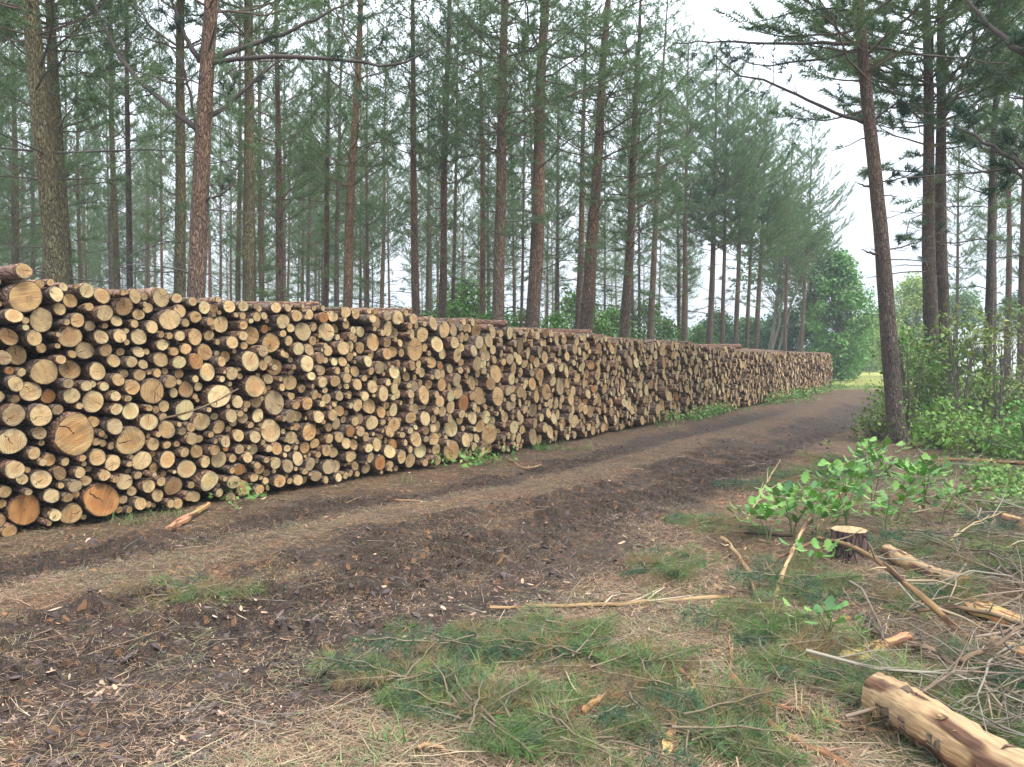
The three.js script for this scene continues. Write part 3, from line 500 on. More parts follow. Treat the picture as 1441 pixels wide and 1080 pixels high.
{ // leafy growth that fills the view beyond the wood and under the pines
  const proto = leafy(41, { H: 3.1, W: 1.5, r: .03, stems: 4, low: .05, clumps: 90, leaves: 34, size: .13, spread: .38, col: [.13, .27, .05] }); let first = true;
  for (const [px, d, sc] of [[600, 25, .95], [650, 27, 1.1], [700, 26, 1], [575, 33, 1.15], [845, 31, 1.05], [870, 34, 1.2], [780, 33, 1.1], [735, 36, 1.2], [940, 38, 1.1], [520, 33, 1.1], [430, 36, 1.2], [985, 45, 1.1], [350, 38, 1.1], [300, 30, 1.15], [230, 34, 1.3], [130, 32, 1.2], [480, 28, 1.05], [655, 33, 1.5], [810, 40, 1.6], [905, 43, 1.5], [395, 45, 1.6]]) {
    const o = first ? proto : proto.clone(); first = false;
    standLeafy('undergrowth_shrub', '', 'shrub', o, gnd(px, d), px, sc, 'shrubs in the wood behind the pile').userData.seen = [px, d, ''];
  }
  nameByNeighbour(scene.children.filter(o => o.userData.seen), (w, nth, side, n) => `bright green shrub behind the log pile, ${nth} nearest ${side} of the ${n}`);
  const far = leafy(43, { H: 9, W: 3.6, r: .14, stems: 3, low: .04, clumps: 170, leaves: 34, size: .36, spread: .95, col: [.09, .2, .06] });
  const w = new THREE.Group(); w.name = 'distant_broadleaf_wood'; w.userData = { kind: 'stuff', label: 'far leafy trees beyond the pine wood reading as one green mass', category: 'wood' };
  const R = mulberry(17), ms = [];
  while (ms.length < 26) { const d = 88 + R() * 50, px = -200 + R() * 1260; if (R() < .25) continue; ms.push(new THREE.Matrix4().compose(gnd(px, d), new THREE.Quaternion().setFromEuler(new THREE.Euler(0, R() * 6.28, 0)), V(1, .5 + .5 * R(), 1))); }
  for (let k = 0; k < 16; k++) ms.push(new THREE.Matrix4().compose(gnd(1160 + k * 26 + R() * 14, 98 + R() * 50), new THREE.Quaternion(), V(1, .5 + .3 * R(), 1)));
  for (const c of far.children) { const im = new THREE.InstancedMesh(c.geometry, c.material, ms.length); ms.forEach((m, i) => im.setMatrixAt(i, m)); im.name = c.name; im.userData.kind = 'stuff'; im.castShadow = true; w.add(im); }
  scene.add(w);
}
// shrubs right of the track
[[1290, 15.8, 1.75, .75, .15], [1330, 16.2, 2.0, .85, .13], [1385, 17, 1.1, .8, .17], [1302, 20, 2.0, .9, .2], [1262, 17.5, .9, .6, .16], [1360, 22, 1.3, 1.1, .19], [1432, 17, 1.2, .9, .14], [1452, 12, .95, .7, .15], [1322, 13.4, .75, .6, .17], [1378, 12.6, .6, .6, .15], [1236, 15.2, .55, .45, .16], [1352, 14.6, 2.5, .6, .17], [1408, 15.5, 2.3, .6, .16], [1282, 14.9, 2.1, .55, .2], [1425, 20, 2.9, 1.2, .15]].forEach(([px, d, h, w, c], i) => standLeafy('shrub', [
  'green shrub just right of the lone pine trunk', 'tall green shrub hiding the foot of the double pine', 'loose shrub with pale leaf tips under the dark thin pine', 'tallest yellow-green shrub behind the double pine', 'low shrub behind the foot of the lone pine', 'wide shrub in front of the white house', 'dense shrub right of the dark thin pine', 'low leafy shrub nearest at the right, beyond the sticks', 'low green plant between the lone pine and the sticks', 'small leafy plant left of the lying sticks', 'small plant at the left foot of the lone pine', 'tall thin sapling right of the double pine', 'tall thin sapling in front of the middle of the white house', 'thin upright sapling just right of the lone pine', 'tall loose shrub half hiding the right end of the white house'][i], 'shrub',
  leafy(60 + i, { H: h, W: w, r: .022, stems: 5, low: .04, clumps: 40 + Math.floor(hash(i, 8, 2) * 26), leaves: 14, size: .07 + .08 * hash(i, 4, 2), spread: .32, col: [c * (.7 + .7 * hash(i, 5, 1)), c * (1.4 + .8 * hash(i, 6, 1)), .06], top: .8 }), gnd(px, d), i, 1));

{ // the white house among the trees
  const d = 62, p = gnd(1398, d), h = thing('white_house', 'white house with a dark window half hidden behind the right-hand pines', 'house', p);
  const gable = new THREE.Shape(); gable.moveTo(-3.6, -.5); gable.lineTo(3.6, -.5); gable.lineTo(3.6, 2.7); gable.lineTo(0, 4.1); gable.lineTo(-3.6, 2.7); gable.closePath();
  const win = new THREE.Path(); win.moveTo(-1.75, 1.4); win.lineTo(-.75, 1.4); win.lineTo(-.75, 2.5); win.lineTo(-1.75, 2.5); win.closePath(); gable.holes.push(win);
  const wg = new THREE.ExtrudeGeometry(gable, { depth: .25, bevelEnabled: false }); mesh('front_wall', wg, M.wall, h);
  const side = new THREE.BoxGeometry(.25, 3.2, 8); side.translate(-3.475, 1.1, -4.003); mesh('side_wall', side, M.wall, h); const s2 = side.clone(); s2.translate(6.95, 0, 0); mesh('side_wall', s2, M.wall, h);
  const back = new THREE.ExtrudeGeometry(gable.clone(), { depth: .25, bevelEnabled: false }); back.translate(0, 0, -8.26); mesh('back_wall', back, M.wall, h);
  for (const sgn of [-1, 1]) { const rg = new THREE.BoxGeometry(4.25, .14, 9); rg.translate(0, 0, 0); const rm = mesh('roof_slope', rg, M.roof, h); rm.position.set(sgn * 1.93, 3.5, -4); rm.rotation.z = -sgn * .371; }
  const w = mesh('window', (() => { const a = new THREE.BoxGeometry(1.12, .07, .1), b = a.clone(), c = new THREE.BoxGeometry(.07, 1.1, .1), e = c.clone(); a.translate(0, .555, 0); b.translate(0, -.555, 0); c.translate(-.525, 0, 0); e.translate(.525, 0, 0); return mergeGeometries([a, b, c, e]); })(), M.roof, h); w.position.set(-1.25, 1.95, .22);
  const pn = mesh('pane', new THREE.BoxGeometry(1, 1.06, .02), M.pane, w); pn.position.z = -.06;
}

// ------------------------------------------------------------------ the log pile
const topProfile = [[-2.2, 2.5], [0, 2.36], [.6, 2.34], [1.2, 2.3], [2.5, 2.27], [5.1, 2.27], [5.25, 2.19], [7.8, 2.13], [11, 2.08], [15, 2.02], [19.6, 1.94], [20.4, 1.98], [21.2, 1.84], [30, 1.86], [40, 1.88], [44, 1.85]];
function pileTop(s) { for (let i = 0; i + 1 < topProfile.length; i++) { const [a, ya] = topProfile[i], [b, yb] = topProfile[i + 1]; if (s <= b) return mix(ya, yb, clamp((s - a) / (b - a))); } return 1.85; }
// log ends as they lie in the nearest part of the pile: x, y, radius in a close look at the photograph
const seen = [45, 70, 38, 82, 152, 60, 30, 220, 38, 150, 232, 58, 30, 293, 38, 268, 232, 36, 352, 208, 30, 250, 293, 40, 75, 362, 46, 305, 343, 28, 370, 340, 24, 352, 292, 27, 405, 290, 26, 425, 183, 36, 410, 237, 24, 480, 145, 35, 525, 188, 26, 488, 212, 22, 530, 257, 30, 595, 232, 40, 575, 150, 36, 490, 293, 30, 437, 347, 20, 495, 347, 24, 458, 382, 22, 577, 322, 24, 628, 289, 20, 640, 200, 27, 697, 293, 32, 700, 220, 22, 735, 187, 24, 742, 240, 20, 753, 290, 20, 800, 250, 34, 740, 350, 34, 776, 190, 22, 785, 312, 17, 568, 375, 30, 635, 385, 26, 655, 427, 20, 525, 392, 17, 490, 432, 25, 152, 420, 48, 198, 375, 25, 257, 410, 38, 352, 418, 36, 227, 460, 26, 0, 372, 28, 25, 465, 36, 95, 497, 45, 170, 512, 34, 245, 506, 30, 322, 528, 42, 402, 508, 24, 460, 475, 25, 528, 490, 47, 597, 455, 31, 665, 487, 36, 740, 420, 35, 770, 508, 48, 817, 430, 27, 660, 560, 43, 722, 602, 42, 455, 560, 41, 527, 600, 41, 28, 580, 38, 123, 580, 43, 235, 645, 78, 337, 602, 32, 401, 618, 35, 465, 667, 51, 605, 630, 31, 605, 684, 20, 670, 663, 22, 720, 665, 17, 750, 705, 28, 700, 708, 25, 534, 682, 24, 118, 643, 35, 38, 677, 48, 95, 718, 26, 340, 672, 23, 392, 690, 20, 344, 728, 31, 394, 752, 32, 505, 742, 34, 130, 747, 25, 187, 742, 25, 236, 745, 20, 210, 790, 28, 20, 775, 35, 58, 812, 30, 123, 812, 37, 265, 783, 21, 350, 794, 28, 252, 830, 26, 447, 818, 34, 560, 770, 25, 600, 738, 36, 675, 775, 35, 745, 817, 40, 797, 740, 33, 625, 834, 39, 515, 835, 25, 683, 832, 17, 362, 885, 66, 88, 930, 60, 257, 935, 40, 184, 940, 26, 5, 1000, 34, 20, 858, 25, 447, 885, 24, 568, 868, 25, 602, 895, 19, 645, 897, 20, 710, 873, 25, 283, 864, 21, 820, 820, 28, 870, 843, 31, 925, 845, 25, 822, 878, 21, 865, 775, 27, 820, 663, 17, 862, 652, 27, 887, 382, 38, 903, 472, 40, 998, 532, 43, 980, 635, 42, 970, 318, 38, 912, 290, 36, 910, 222, 20, 862, 252, 16, 1010, 237, 28, 1085, 275, 35, 1182, 275, 35, 1010, 405, 30, 1092, 390, 28, 1065, 338, 24, 1055, 460, 29, 940, 578, 25, 912, 530, 27, 1105, 640, 34, 1078, 582, 20, 1050, 660, 22, 1094, 536, 24, 1020, 762, 26, 1000, 815, 24, 1067, 735, 28, 1180, 765, 30, 1217, 335, 26, 920, 705, 22, 997, 700, 25, 864, 702, 16, 1000, 475, 18, 828, 367, 23, 815, 318, 26];
const orange = new Set([107, 106, 0]), circles = [];
{
  const az = foot.map(p => p.x / -p.z);
  for (let k = 0; k < seen.length; k += 3) {
    const px = seen[k] / 2.571, py = 360 + seen[k + 1] / 2.571, r = ray(px, py), a = r[0] / -r[2]; let i = 0; while (i < FN && az[i] < a) i++;
    const p = foot[i], kk = Math.hypot(p.x, p.z) / Math.hypot(r[0], r[2]), h = EYE + kk * r[1], rad = seen[k + 2] / 2.571 / F * -p.z;
    circles.push({ s: i * ds - S0, h, r: rad, hand: k / 3, out: 0 });
  }
  const cell = .25, grid = new Map(), key = (a, b) => a * 4096 + b, put = c => { const k = key(Math.floor((c.s + 5) / cell), Math.floor(c.h / cell) + 4); (grid.get(k) || grid.set(k, []).get(k)).push(c); };
  // ends read off by eye overlap a little: shrink the smaller of each such pair
  for (const a of circles) for (const b of circles) if (a !== b && a.r <= b.r) { const d = Math.hypot(a.s - b.s, a.h - b.h); if (d < a.r + b.r) a.r = Math.max(a.r * .8, d - b.r - .002); }
  circles.forEach(put);
  const R = mulberry(7), free = (s, h, r, gap) => { const I = Math.floor((s + 5) / cell), J = Math.floor(h / cell) + 4; for (let a = -2; a <= 2; a++) for (let b = -2; b <= 2; b++) { const l = grid.get(key(I + a, J + b)); if (l) for (const c of l) if (Math.hypot(c.s - s, c.h - h) < c.r + r + gap) return false; } return true; };
  const add = (s, h, r) => { const c = { s, h, r, out: 0 }; circles.push(c); put(c); };
  // between and around the ends read off: the rest of the nearest part
  for (const [r, n] of [[.1, 700], [.085, 1400], [.07, 2600], [.058, 3600], [.046, 7000], [.036, 9000], [.028, 9000]]) for (let k = 0; k < n; k++) {
    const s = -2 + R() * 6.9, q = r * (.9 + .2 * R()), lo = .04 + q, hi = pileTop(s) - q; const h = lo + R() * (hi - lo), inHand = s > 0 && s < 4.3;
    if (inHand && r > .075) continue; if (free(s, h, q, .002)) add(s, h, q);
  }
  // from there on logs are dropped one by one onto those that lie below
  const bySeg = []; const bin = c => { for (let b = Math.floor((c.s - c.r + 3) / .5); b <= Math.floor((c.s + c.r + 3) / .5); b++) (bySeg[b] ??= []).push(c); }; circles.forEach(bin);
  const rest = (s, r) => { let y = .05 + r; for (let b = Math.floor((s - r + 3) / .5); b <= Math.floor((s + r + 3) / .5); b++) for (const c of bySeg[b] || []) { const dx = Math.abs(c.s - s), q = c.r + r; if (dx < q) y = Math.max(y, c.h + Math.sqrt(q * q - dx * dx)); } return y; };
  for (let w = 4.4; w < PILE_END; w += .9) { // window by window
    let miss = 0;
    while (miss < 14) {
      const u = R(), r = u < .05 ? .13 + .045 * R() : u < .5 ? .078 + .045 * R() : .044 + .034 * R(); let bs = 0, bh = 1e9;
      for (let k = 0; k < 34; k++) { const s = w + R() * .95, h = rest(s, r); if (h < bh) { bh = h; bs = s; } }
      if (bh + r > pileTop(bs) + .03 + .12 * (vnoise(bs * 2.3, 1.5, 17) - .5) || bs > PILE_END - .1 - bh * .28) { miss++; continue; }
      const c = { s: bs, h: bh, r, out: 0 }; circles.push(c); bin(c); put(c);
    }
  }
  // thin tops wedged into the gaps
  for (let k = 0; k < 45000; k++) { const s = 4.6 + R() * (PILE_END - 6), r = .034 + .02 * R(), h = .08 + r + R() * (pileTop(s) - .15); if (free(s, h, r, .001)) add(s, h, r); }
}
for (let pass = 0; pass < 3; pass++) { // logs lie against each other: each end as large as its neighbours leave room for
  const by = []; for (const c of circles) (by[Math.floor((c.s + 3) / .5)] ??= []).push(c);
  for (const c of circles) { const b = Math.floor((c.s + 3) / .5); let m = c.h - .03, q; for (let k = b - 1; k <= b + 1; k++) for (const o of by[k] || []) if (o !== c && (q = Math.hypot(o.s - c.s, o.h - c.h) - o.r) < m) m = q; c.r = Math.max(c.r, Math.min(c.r * (c.s < 4.6 ? 1.14 : 1.12), m - .001)); }
}
const TINT = [ // look and colour of sawn ends
  ['pale cream', [.76, .67, .50]], ['pale straw', [.73, .61, .43]], ['tan', [.65, .52, .35]], ['warm tan', [.64, .48, .30]], ['orange brown', [.50, .28, .125]], ['dull grey', [.50, .44, .35]], ['brown', [.44, .33, .22]],
];
function logShape(c, R, fine) {
  const bark = new GB(), end = new GB(), r = c.r, L = c.len, n = fine ? 20 : r > .09 ? 12 : 9, e = 1 - .15 * R(), ea = R() * 6.28, sd = Math.floor(R() * 9999);
  const prof = []; for (let j = 0; j < n; j++) { const a = j / n * 6.283, q = 1 + .19 * (pnoise(j / n * 5, 0, 5, 9, sd) - .5) + .09 * (pnoise(j / n * 9, 2, 9, 9, sd + 1) - .5); prof.push([Math.cos(a) * q, Math.sin(a) * q * 1]); }
  const ce = Math.cos(ea), se = Math.sin(ea), el = p => { const x = p[0] * ce + p[1] * se, y = (-p[0] * se + p[1] * ce) * e; return [x * ce - y * se, x * se + y * ce]; };
  const pr = prof.map(el), bk = c.bark, th = 1 - Math.min(.16, (.004 + .045 * r) / r), tiltX = (R() - .5) * .34, tiltY = (R() - .5) * .34, zf = p => p[0] * r * tiltX + p[1] * r * tiltY; // the saw cut is seldom square
  const st = fine ? [0, -.02, -L * .35, -L] : [0, -L], base = [];
  st.forEach((z, k) => { base.push(bark.p.length / 3); const g = k === 0 && fine ? .985 : 1; for (let j = 0; j <= n; j++) { const p = pr[j % n], w = fine && k > 1 ? 1 + .07 * (hash(j % n, k, sd) - .5) : 1, f = .8 + .4 * hash(j % n, k, sd + 5); bark.v(p[0] * r * g * w, p[1] * r * g * w, z + zf(p) * (k < 2 ? 1 : -1), [bk[0] * f, bk[1] * f, bk[2] * f], j / n * Math.max(1, Math.round(r * 63)) / 10, z); } });
  for (let k = 0; k + 1 < st.length; k++) for (let j = 0; j < n; j++) { const a = base[k] + j, b = base[k + 1] + j; bark.tri(a, b, a + 1); bark.tri(a + 1, b, b + 1); }
  // edge of the bark, seen end on, then the sawn face
  const dk = bk.map(x => x * .75), o1 = bark.p.length / 3; for (let j = 0; j <= n; j++) { const p = pr[j % n], g = fine ? .985 : 1; bark.v(p[0] * r * g, p[1] * r * g, zf(p), dk, j * .03, 0); bark.v(p[0] * r * th, p[1] * r * th, zf(p) + .002, dk, j * .03, .03); }
  for (let j = 0; j < n; j++) { const a = o1 + j * 2; bark.tri(a, a + 2, a + 1); bark.tri(a + 1, a + 2, a + 3); }
  const tile = c.tile, tu = (tile % ATL), tv = Math.floor(tile / ATL), rot = R() * 6.28, cr = Math.cos(rot), sr = Math.sin(rot), uv = p => [(tu + .5 + (p[0] * cr - p[1] * sr) * .45) / ATL, (tv + .5 + (p[0] * sr + p[1] * cr) * .45) / ATL];
  const face = (z, s) => { const m = uv([0, 0]), o = end.v(0, 0, z, c.tint, m[0], m[1]); for (let j = 0; j <= n; j++) { const p = pr[j % n], u = uv([p[0] * .96, p[1] * .96]); end.v(p[0] * r * th, p[1] * r * th, z + zf(p) * s + (s > 0 ? .003 : 0), c.tint, u[0], u[1]); } for (let j = 0; j < n; j++) s > 0 ? end.tri(o, o + 1 + j, o + 2 + j) : end.tri(o, o + 2 + j, o + 1 + j); };
  face(.003, 1); if (!fine) return [bark, end];
  const front = new GB(); Object.assign(front, { p: end.p, c: end.c, u: end.u, i: end.i }); end.p = []; end.c = []; end.u = []; end.i = []; face(-L, -1);
  return [bark, front, end];
}
{
  const R = mulberry(99), barkTints = [[.40, .28, .20], [.46, .30, .20], [.31, .235, .18], [.34, .28, .22], [.52, .36, .24]];
  for (const c of circles) {
    const u = R(), big = c.r > .15; c.look = c.hand === 105 || c.hand === 106 ? 4 : c.hand === 67 ? 3 : big && u < .4 ? 3 + Math.floor(R() * 2) : u < .3 ? 0 : u < .56 ? 1 : u < .74 ? 2 : u < .82 ? 3 : u < .84 ? 4 : u < .94 ? 5 : 6;
    const f = .78 + .42 * R(); c.tint = TINT[c.look][1].map(x => Math.min(.85, x * f * 1.06)); c.tile = Math.floor(R() * 16); c.bark = barkTints[Math.floor(R() * 5)];
    c.len = 2.75 + (R() - .5) * .3; c.out = (R() - .5) * .18 + (R() < .1 ? (R() - .6) * .3 : 0); c.rx = (R() - .5) * .05; c.ry = (R() - .5) * .07; if (R() < .1) { c.ry *= 4; c.rx *= 3; }
    const o = onFoot(c.s); c.o = o; c.dist = Math.hypot(o.p.x, o.p.z); c.show = c.s > -.25 ? c.r / c.dist * Math.sqrt(Math.abs((o.p.x * o.n.x + o.p.z * o.n.z) / c.dist)) : 0;
    c.course = Math.max(0, Math.floor((c.h - .04) / .24));
  }
  // the 300 that show largest are logs of their own; the rest make one mass
  const order = [...circles].sort((a, b) => b.show - a.show), own = new Set(order.slice(0, 288)), seenBy = {};
  const list = circles.filter(c => c.s > -.25).sort((a, b) => a.s - b.s); for (const c of list) { c.rank = seenBy[c.course] = (seenBy[c.course] || 0) + 1; }
  const bulk = [new GB(), new GB()], m4 = new THREE.Matrix4(), q1 = new THREE.Quaternion(), e1 = new THREE.Euler(), v = V(0, 0, 0);
  const special = { 67: 'thickest tan log end with rough torn saw marks at the left', 105: 'very thick orange-brown log end low down, right of the pale one', 106: 'thick orange-brown log end at the bottom left corner of the pile', 1: 'thick tan log end at the top left corner under the topmost log', 3: 'thick greyish log end showing its bark, second layer at top left', 58: 'bright pale round log end with green moss on its right edge' };
  for (const c of circles) {
    const { p, n } = c.o, gy = Math.max(-.04, groundY(p.x, p.z)) * .3, pos = V(p.x + n.x * c.out, c.h + gy, p.z + n.z * c.out), yaw = Math.atan2(n.x, n.z) + c.ry; e1.set(c.rx, yaw, 0, 'YXZ'); q1.setFromEuler(e1);
    const fine = own.has(c), [b, e, e2] = logShape(c, R, fine);
    if (fine) {
      const size = c.r > .15 ? 'very thick' : c.r > .11 ? 'thick' : c.r > .075 ? 'middling' : 'thin', where = c.course === 0 ? 'the bottom layer of logs' : `the ${ordinal(c.course + 1)} layer up`;
      const g = thing('log', special[c.hand] || `${size} ${TINT[c.look][0]} log end, ${ordinal(c.rank)} from the left in ${where}`, 'log', pos, 'logs stacked in the long pile'); g.quaternion.copy(q1);
      mesh('bark', b.geo(), M.logBark, g); mesh('cut_end', e.geo(), M.logEnd, g); mesh('cut_end', e2.geo(), M.logEnd, g);
    } else {
      m4.compose(pos, q1, V(1, 1, 1));
      [b, e].forEach((s, k) => { const t = bulk[k], o = t.p.length / 3; for (let i = 0; i < s.p.length; i += 3) { v.set(s.p[i], s.p[i + 1], s.p[i + 2]).applyMatrix4(m4); t.p.push(v.x, v.y, v.z); } for (const x of s.c) t.c.push(x); for (const x of s.u) t.u.push(x); for (const x of s.i) t.i.push(x + o); });
    }
  }
  console.log('logs', circles.length, 'bulk tris', bulk[0].n + bulk[1].n);
  const pile = new THREE.Group(); pile.name = 'log_pile'; pile.userData = { kind: 'stuff', label: 'long pile of small sawn pine logs running along the track into the distance', category: 'log pile' }; scene.add(pile);
  mesh('bark', bulk[0].geo(), M.logBark, pile).userData.kind = 'stuff'; mesh('cut_end', bulk[1].geo(), M.logEnd, pile).userData.kind = 'stuff';
  // logs lying askew on top
  const tops = [[.95, .9, .045, 1.9, 1.5, 'long reddish log lying lengthwise along the top at the left end'], [.05, .95, .075, 2.2, .12, 'stubby log poking out at the very top of the left corner'], [2.75, .5, .045, 1.9, 1.3, 'reddish log lying along the top in front of the red-brown pine'], [4.5, .5, .05, 1.7, 1.25, 'log lying lengthwise on top before the step between stacks'], [6.4, .5, .06, 2.4, 1.2, 'thin log lying along the top just past the step'], [9.6, .5, .07, 2.5, 1.25, 'log lying lengthwise on top mid second stack'], [20.1, .5, .08, 2.6, 1.2, 'log lying on the last hump before the farthest stack']];
  for (const [s, back, r, len, yaw, label] of tops) {
    const c = { s, h: 0, r, tint: TINT[Math.floor(R() * 4)][1], tile: Math.floor(R() * 16), bark: [.4, .25, .17], len }, o = onFoot(s), [b, e, e2] = logShape(c, R, true);
    const y = pileTop(s) + r * .3, a = Math.atan2(o.n.x, o.n.z) + yaw, dir = V(Math.sin(a), 0, Math.cos(a)), g = thing('log', label, 'log', o.p.clone().addScaledVector(o.n, -back).addScaledVector(dir, len / 2).setY(y), 'logs lying on top of the pile'); g.rotation.set(-.02 + .05 * (R() - .5), a, 0, 'YXZ');
    mesh('bark', b.geo(), M.logBark, g); mesh('cut_end', e.geo(), M.logEnd, g); mesh('cut_end', e2.geo(), M.logEnd, g);
  }
}

// ------------------------------------------------------------------ stump, lying logs, sticks
const pg = (px, py, up = 0) => { const a = ground(px, py); return onGround(a.x, a.z, up); };
{
  const p = pg(1194, 790), g = thing('tree_stump', 'dark-barked tree stump with a pale sawn top beside the bright green saplings', 'tree stump', p), T = new GB(), E = new GB(), r = .135, h = .235, n = 26;
  tube(T, [V(0, -.1, 0), V(0, 0, 0), V(0, .06, 0), V(.003, h * .6, 0), V(.003, h, 0)], [r * 1.3, r * 1.18, r * 1.04, r, r * .99], n, k => [.15, .105, .085], false, .14, 5);
  const c = E.v(0, h + .004, 0, [.6, .49, .36], .625, .625); for (let j = 0; j <= n; j++) { const i = 4 * (n + 1) + j; E.v(T.p[i * 3] * .985, h + .002, T.p[i * 3 + 2] * .985, [.6, .49, .36], .625 + Math.cos(j / n * 6.283) * .11, .625 + Math.sin(j / n * 6.283) * .11); } for (let j = 0; j < n; j++) E.tri(c, c + 2 + j, c + 1 + j);
  mesh('bark', T.geo(), M.trunk, g); mesh('cut_top', E.geo(), M.logEnd, g);
}
function lyingLog(name, label, a, b, r0, r1, col, seed, group, mat = M.logBark, flakes = 0) {
  const R = mulberry(seed), o = a.clone(), T = new GB(o), n = 34, pts = [], rad = [], side = V(-(b.z - a.z), 0, b.x - a.x).normalize();
  for (let k = 0; k <= n; k++) { const f = k / n; pts.push(a.clone().lerp(b, f).addScaledVector(side, .03 * Math.sin(f * 5 + seed)).add(V(0, .015 * Math.sin(f * 7 + seed), 0))); rad.push(mix(r0, r1, f) * (.95 + .1 * R())); }
  tube(T, pts, rad, 18, k => { const f = .93 + .14 * R(); return col.map(x => x * f); }, false, .2, seed);
  const g = thing(name, label, 'log', o, group);
  for (const [p, k] of [[pts[0], 0], [pts[n], n]]) { const E = new GB(o), c = E.v(p.x, p.y, p.z, [.6, .46, .28], .375, .375), bi = k * 19; for (let j = 0; j <= 18; j++) { const i = (bi + j) * 3; E.v(T.p[i] + o.x, T.p[i + 1] + o.y, T.p[i + 2] + o.z, [.58, .44, .27], .375 + Math.cos(j / 18 * 6.283) * .11, .375 + Math.sin(j / 18 * 6.283) * .11); } for (let j = 0; j < 18; j++) k ? E.tri(c, c + 1 + j, c + 2 + j) : E.tri(c, c + 2 + j, c + 1 + j); mesh('cut_end', E.geo(), M.logEnd, g); }
  mesh(flakes ? 'peeled_wood' : 'bark', T.geo(), mat, g);
  for (let q = 0; q < flakes; q++) { // scraps of bark still holding on
    const G = new GB(o), k0 = 1 + Math.floor(R() * (n - 5)), kl = 1 + Math.floor(R() * R() * 6), j0 = Math.floor(R() * 18), jl = 1 + Math.floor(R() * R() * 3.4), rows = [], c0 = [.38, .27, .17].map(x => x * (.7 + .6 * R()));
    for (let k = k0; k <= Math.min(n, k0 + kl); k++) { const row = []; for (let j = 0; j <= jl; j++) { const i = (k * 19 + (j0 + j) % 18) * 3, P = pts[k], edge = k === k0 || k === Math.min(n, k0 + kl) || j === 0 || j === jl, up = 1.02 + .03 * R() + (edge ? .03 * R() : 0), jt = edge ? .014 : 0; row.push(G.v(P.x + (T.p[i] + o.x - P.x) * up + (R() - .5) * jt, P.y + (T.p[i + 1] + o.y - P.y) * up + (R() - .5) * jt, P.z + (T.p[i + 2] + o.z - P.z) * up + (R() - .5) * jt, c0, j * .04, k * .03)); } rows.push(row); }
    for (let k = 0; k + 1 < rows.length; k++) for (let j = 0; j < jl; j++) G.quad(rows[k][j], rows[k][j + 1], rows[k + 1][j + 1], rows[k + 1][j]);
    mesh('bark_scrap', G.geo(), M.scrap, g);
  }
  return g;
}
lyingLog('log', 'thick peeling yellow-brown log lying at the bottom right corner', pg(1232, 1018, .1), pg(1545, 1196, .12), .088, .102, [.52, .44, .33], 301, undefined, M.peel, 24);
lyingLog('log', 'peeled pale log lying aslant right of the tree stump', pg(1250, 795, .05), pg(1352, 842, .05), .052, .06, [.52, .44, .33], 302, undefined, M.peel, 7);
lyingLog('log', 'short pale log lying among slash at the right, level with the saplings', pg(1413, 752, .07), pg(1500, 765, .07), .06, .065, [.58, .45, .3], 303, undefined, M.peel);
lyingLog('log', 'grey-brown pole lying behind the thick peeling log', pg(1212, 905, .07), pg(1352, 950, .03), .028, .03, [.26, .19, .13], 304);
// split slabs of wood
function slab(label, a, b, w, th, seed) {
  const R = mulberry(seed), n = 9, o = a.clone(), G = new GB(o), d = b.clone().sub(a), sd = V(-d.z, 0, d.x).normalize(), rows = [];
  for (let k = 0; k <= n; k++) { const f = k / n, c = a.clone().lerp(b, f), ww = w * (.55 + .45 * Math.sin(Math.PI * Math.min(1, f * 1.3 + .15))) * (.8 + .4 * R()), off = (R() - .5) * w * .25, cc = [.62, .46, .28].map(x => x * (.8 + .4 * R())), r = []; for (const q of [-1, -.4, .3, 1]) { const p = c.clone().addScaledVector(sd, off + q * ww / 2); r.push(G.v(p.x, p.y + th * (1 - q * q * .4) + (R() - .5) * .012, p.z, cc, q * ww, f * d.length()), G.v(p.x, p.y - .01, p.z, cc.map(x => x * .8), q * ww, f * d.length())); } rows.push(r); }
  for (let k = 0; k < n; k++) { const A = rows[k], B = rows[k + 1]; for (let j = 0; j < 6; j += 2) G.quad(A[j], A[j + 2], B[j + 2], B[j]); G.quad(A[0], B[0], B[1], A[1]); G.quad(A[6], A[7], B[7], B[6]); }
  for (const r of [rows[0], rows[n]]) for (let j = 0; j < 6; j += 2) G.quad(r[j], r[j + 2], r[j + 3], r[j + 1]);
  const g = G.geo().toNonIndexed(); g.computeVertexNormals(); const m = mesh(numbered('split_wood'), g, M.wood); m.position.copy(o); return tag(m, label, 'split wood');
}
slab('broad pale split slab under the grey-brown pole', pg(1180, 945, .03), pg(1278, 915, .05), .13, .03, 311);
slab('pale ragged slab at the right, behind the crossing branches', pg(1365, 868, .04), pg(1475, 905, .05), .2, .04, 312);
slab('second pale slab lying right of the ragged slab', pg(1400, 905, .02), pg(1480, 935, .03), .12, .03, 313);
slab('small pale splinter below the saplings near the stump', pg(1225, 843, .01), pg(1255, 853, .01), .05, .015, 314);
slab('strip of bark lying at the foot of the pile at left', pg(237, 743, .02), pg(293, 716, .06), .1, .03, 315);
slab('flat orange chip upright in the grass at the bottom edge', pg(938, 1078, .02), pg(946, 1035, .05), .05, .015, 316);
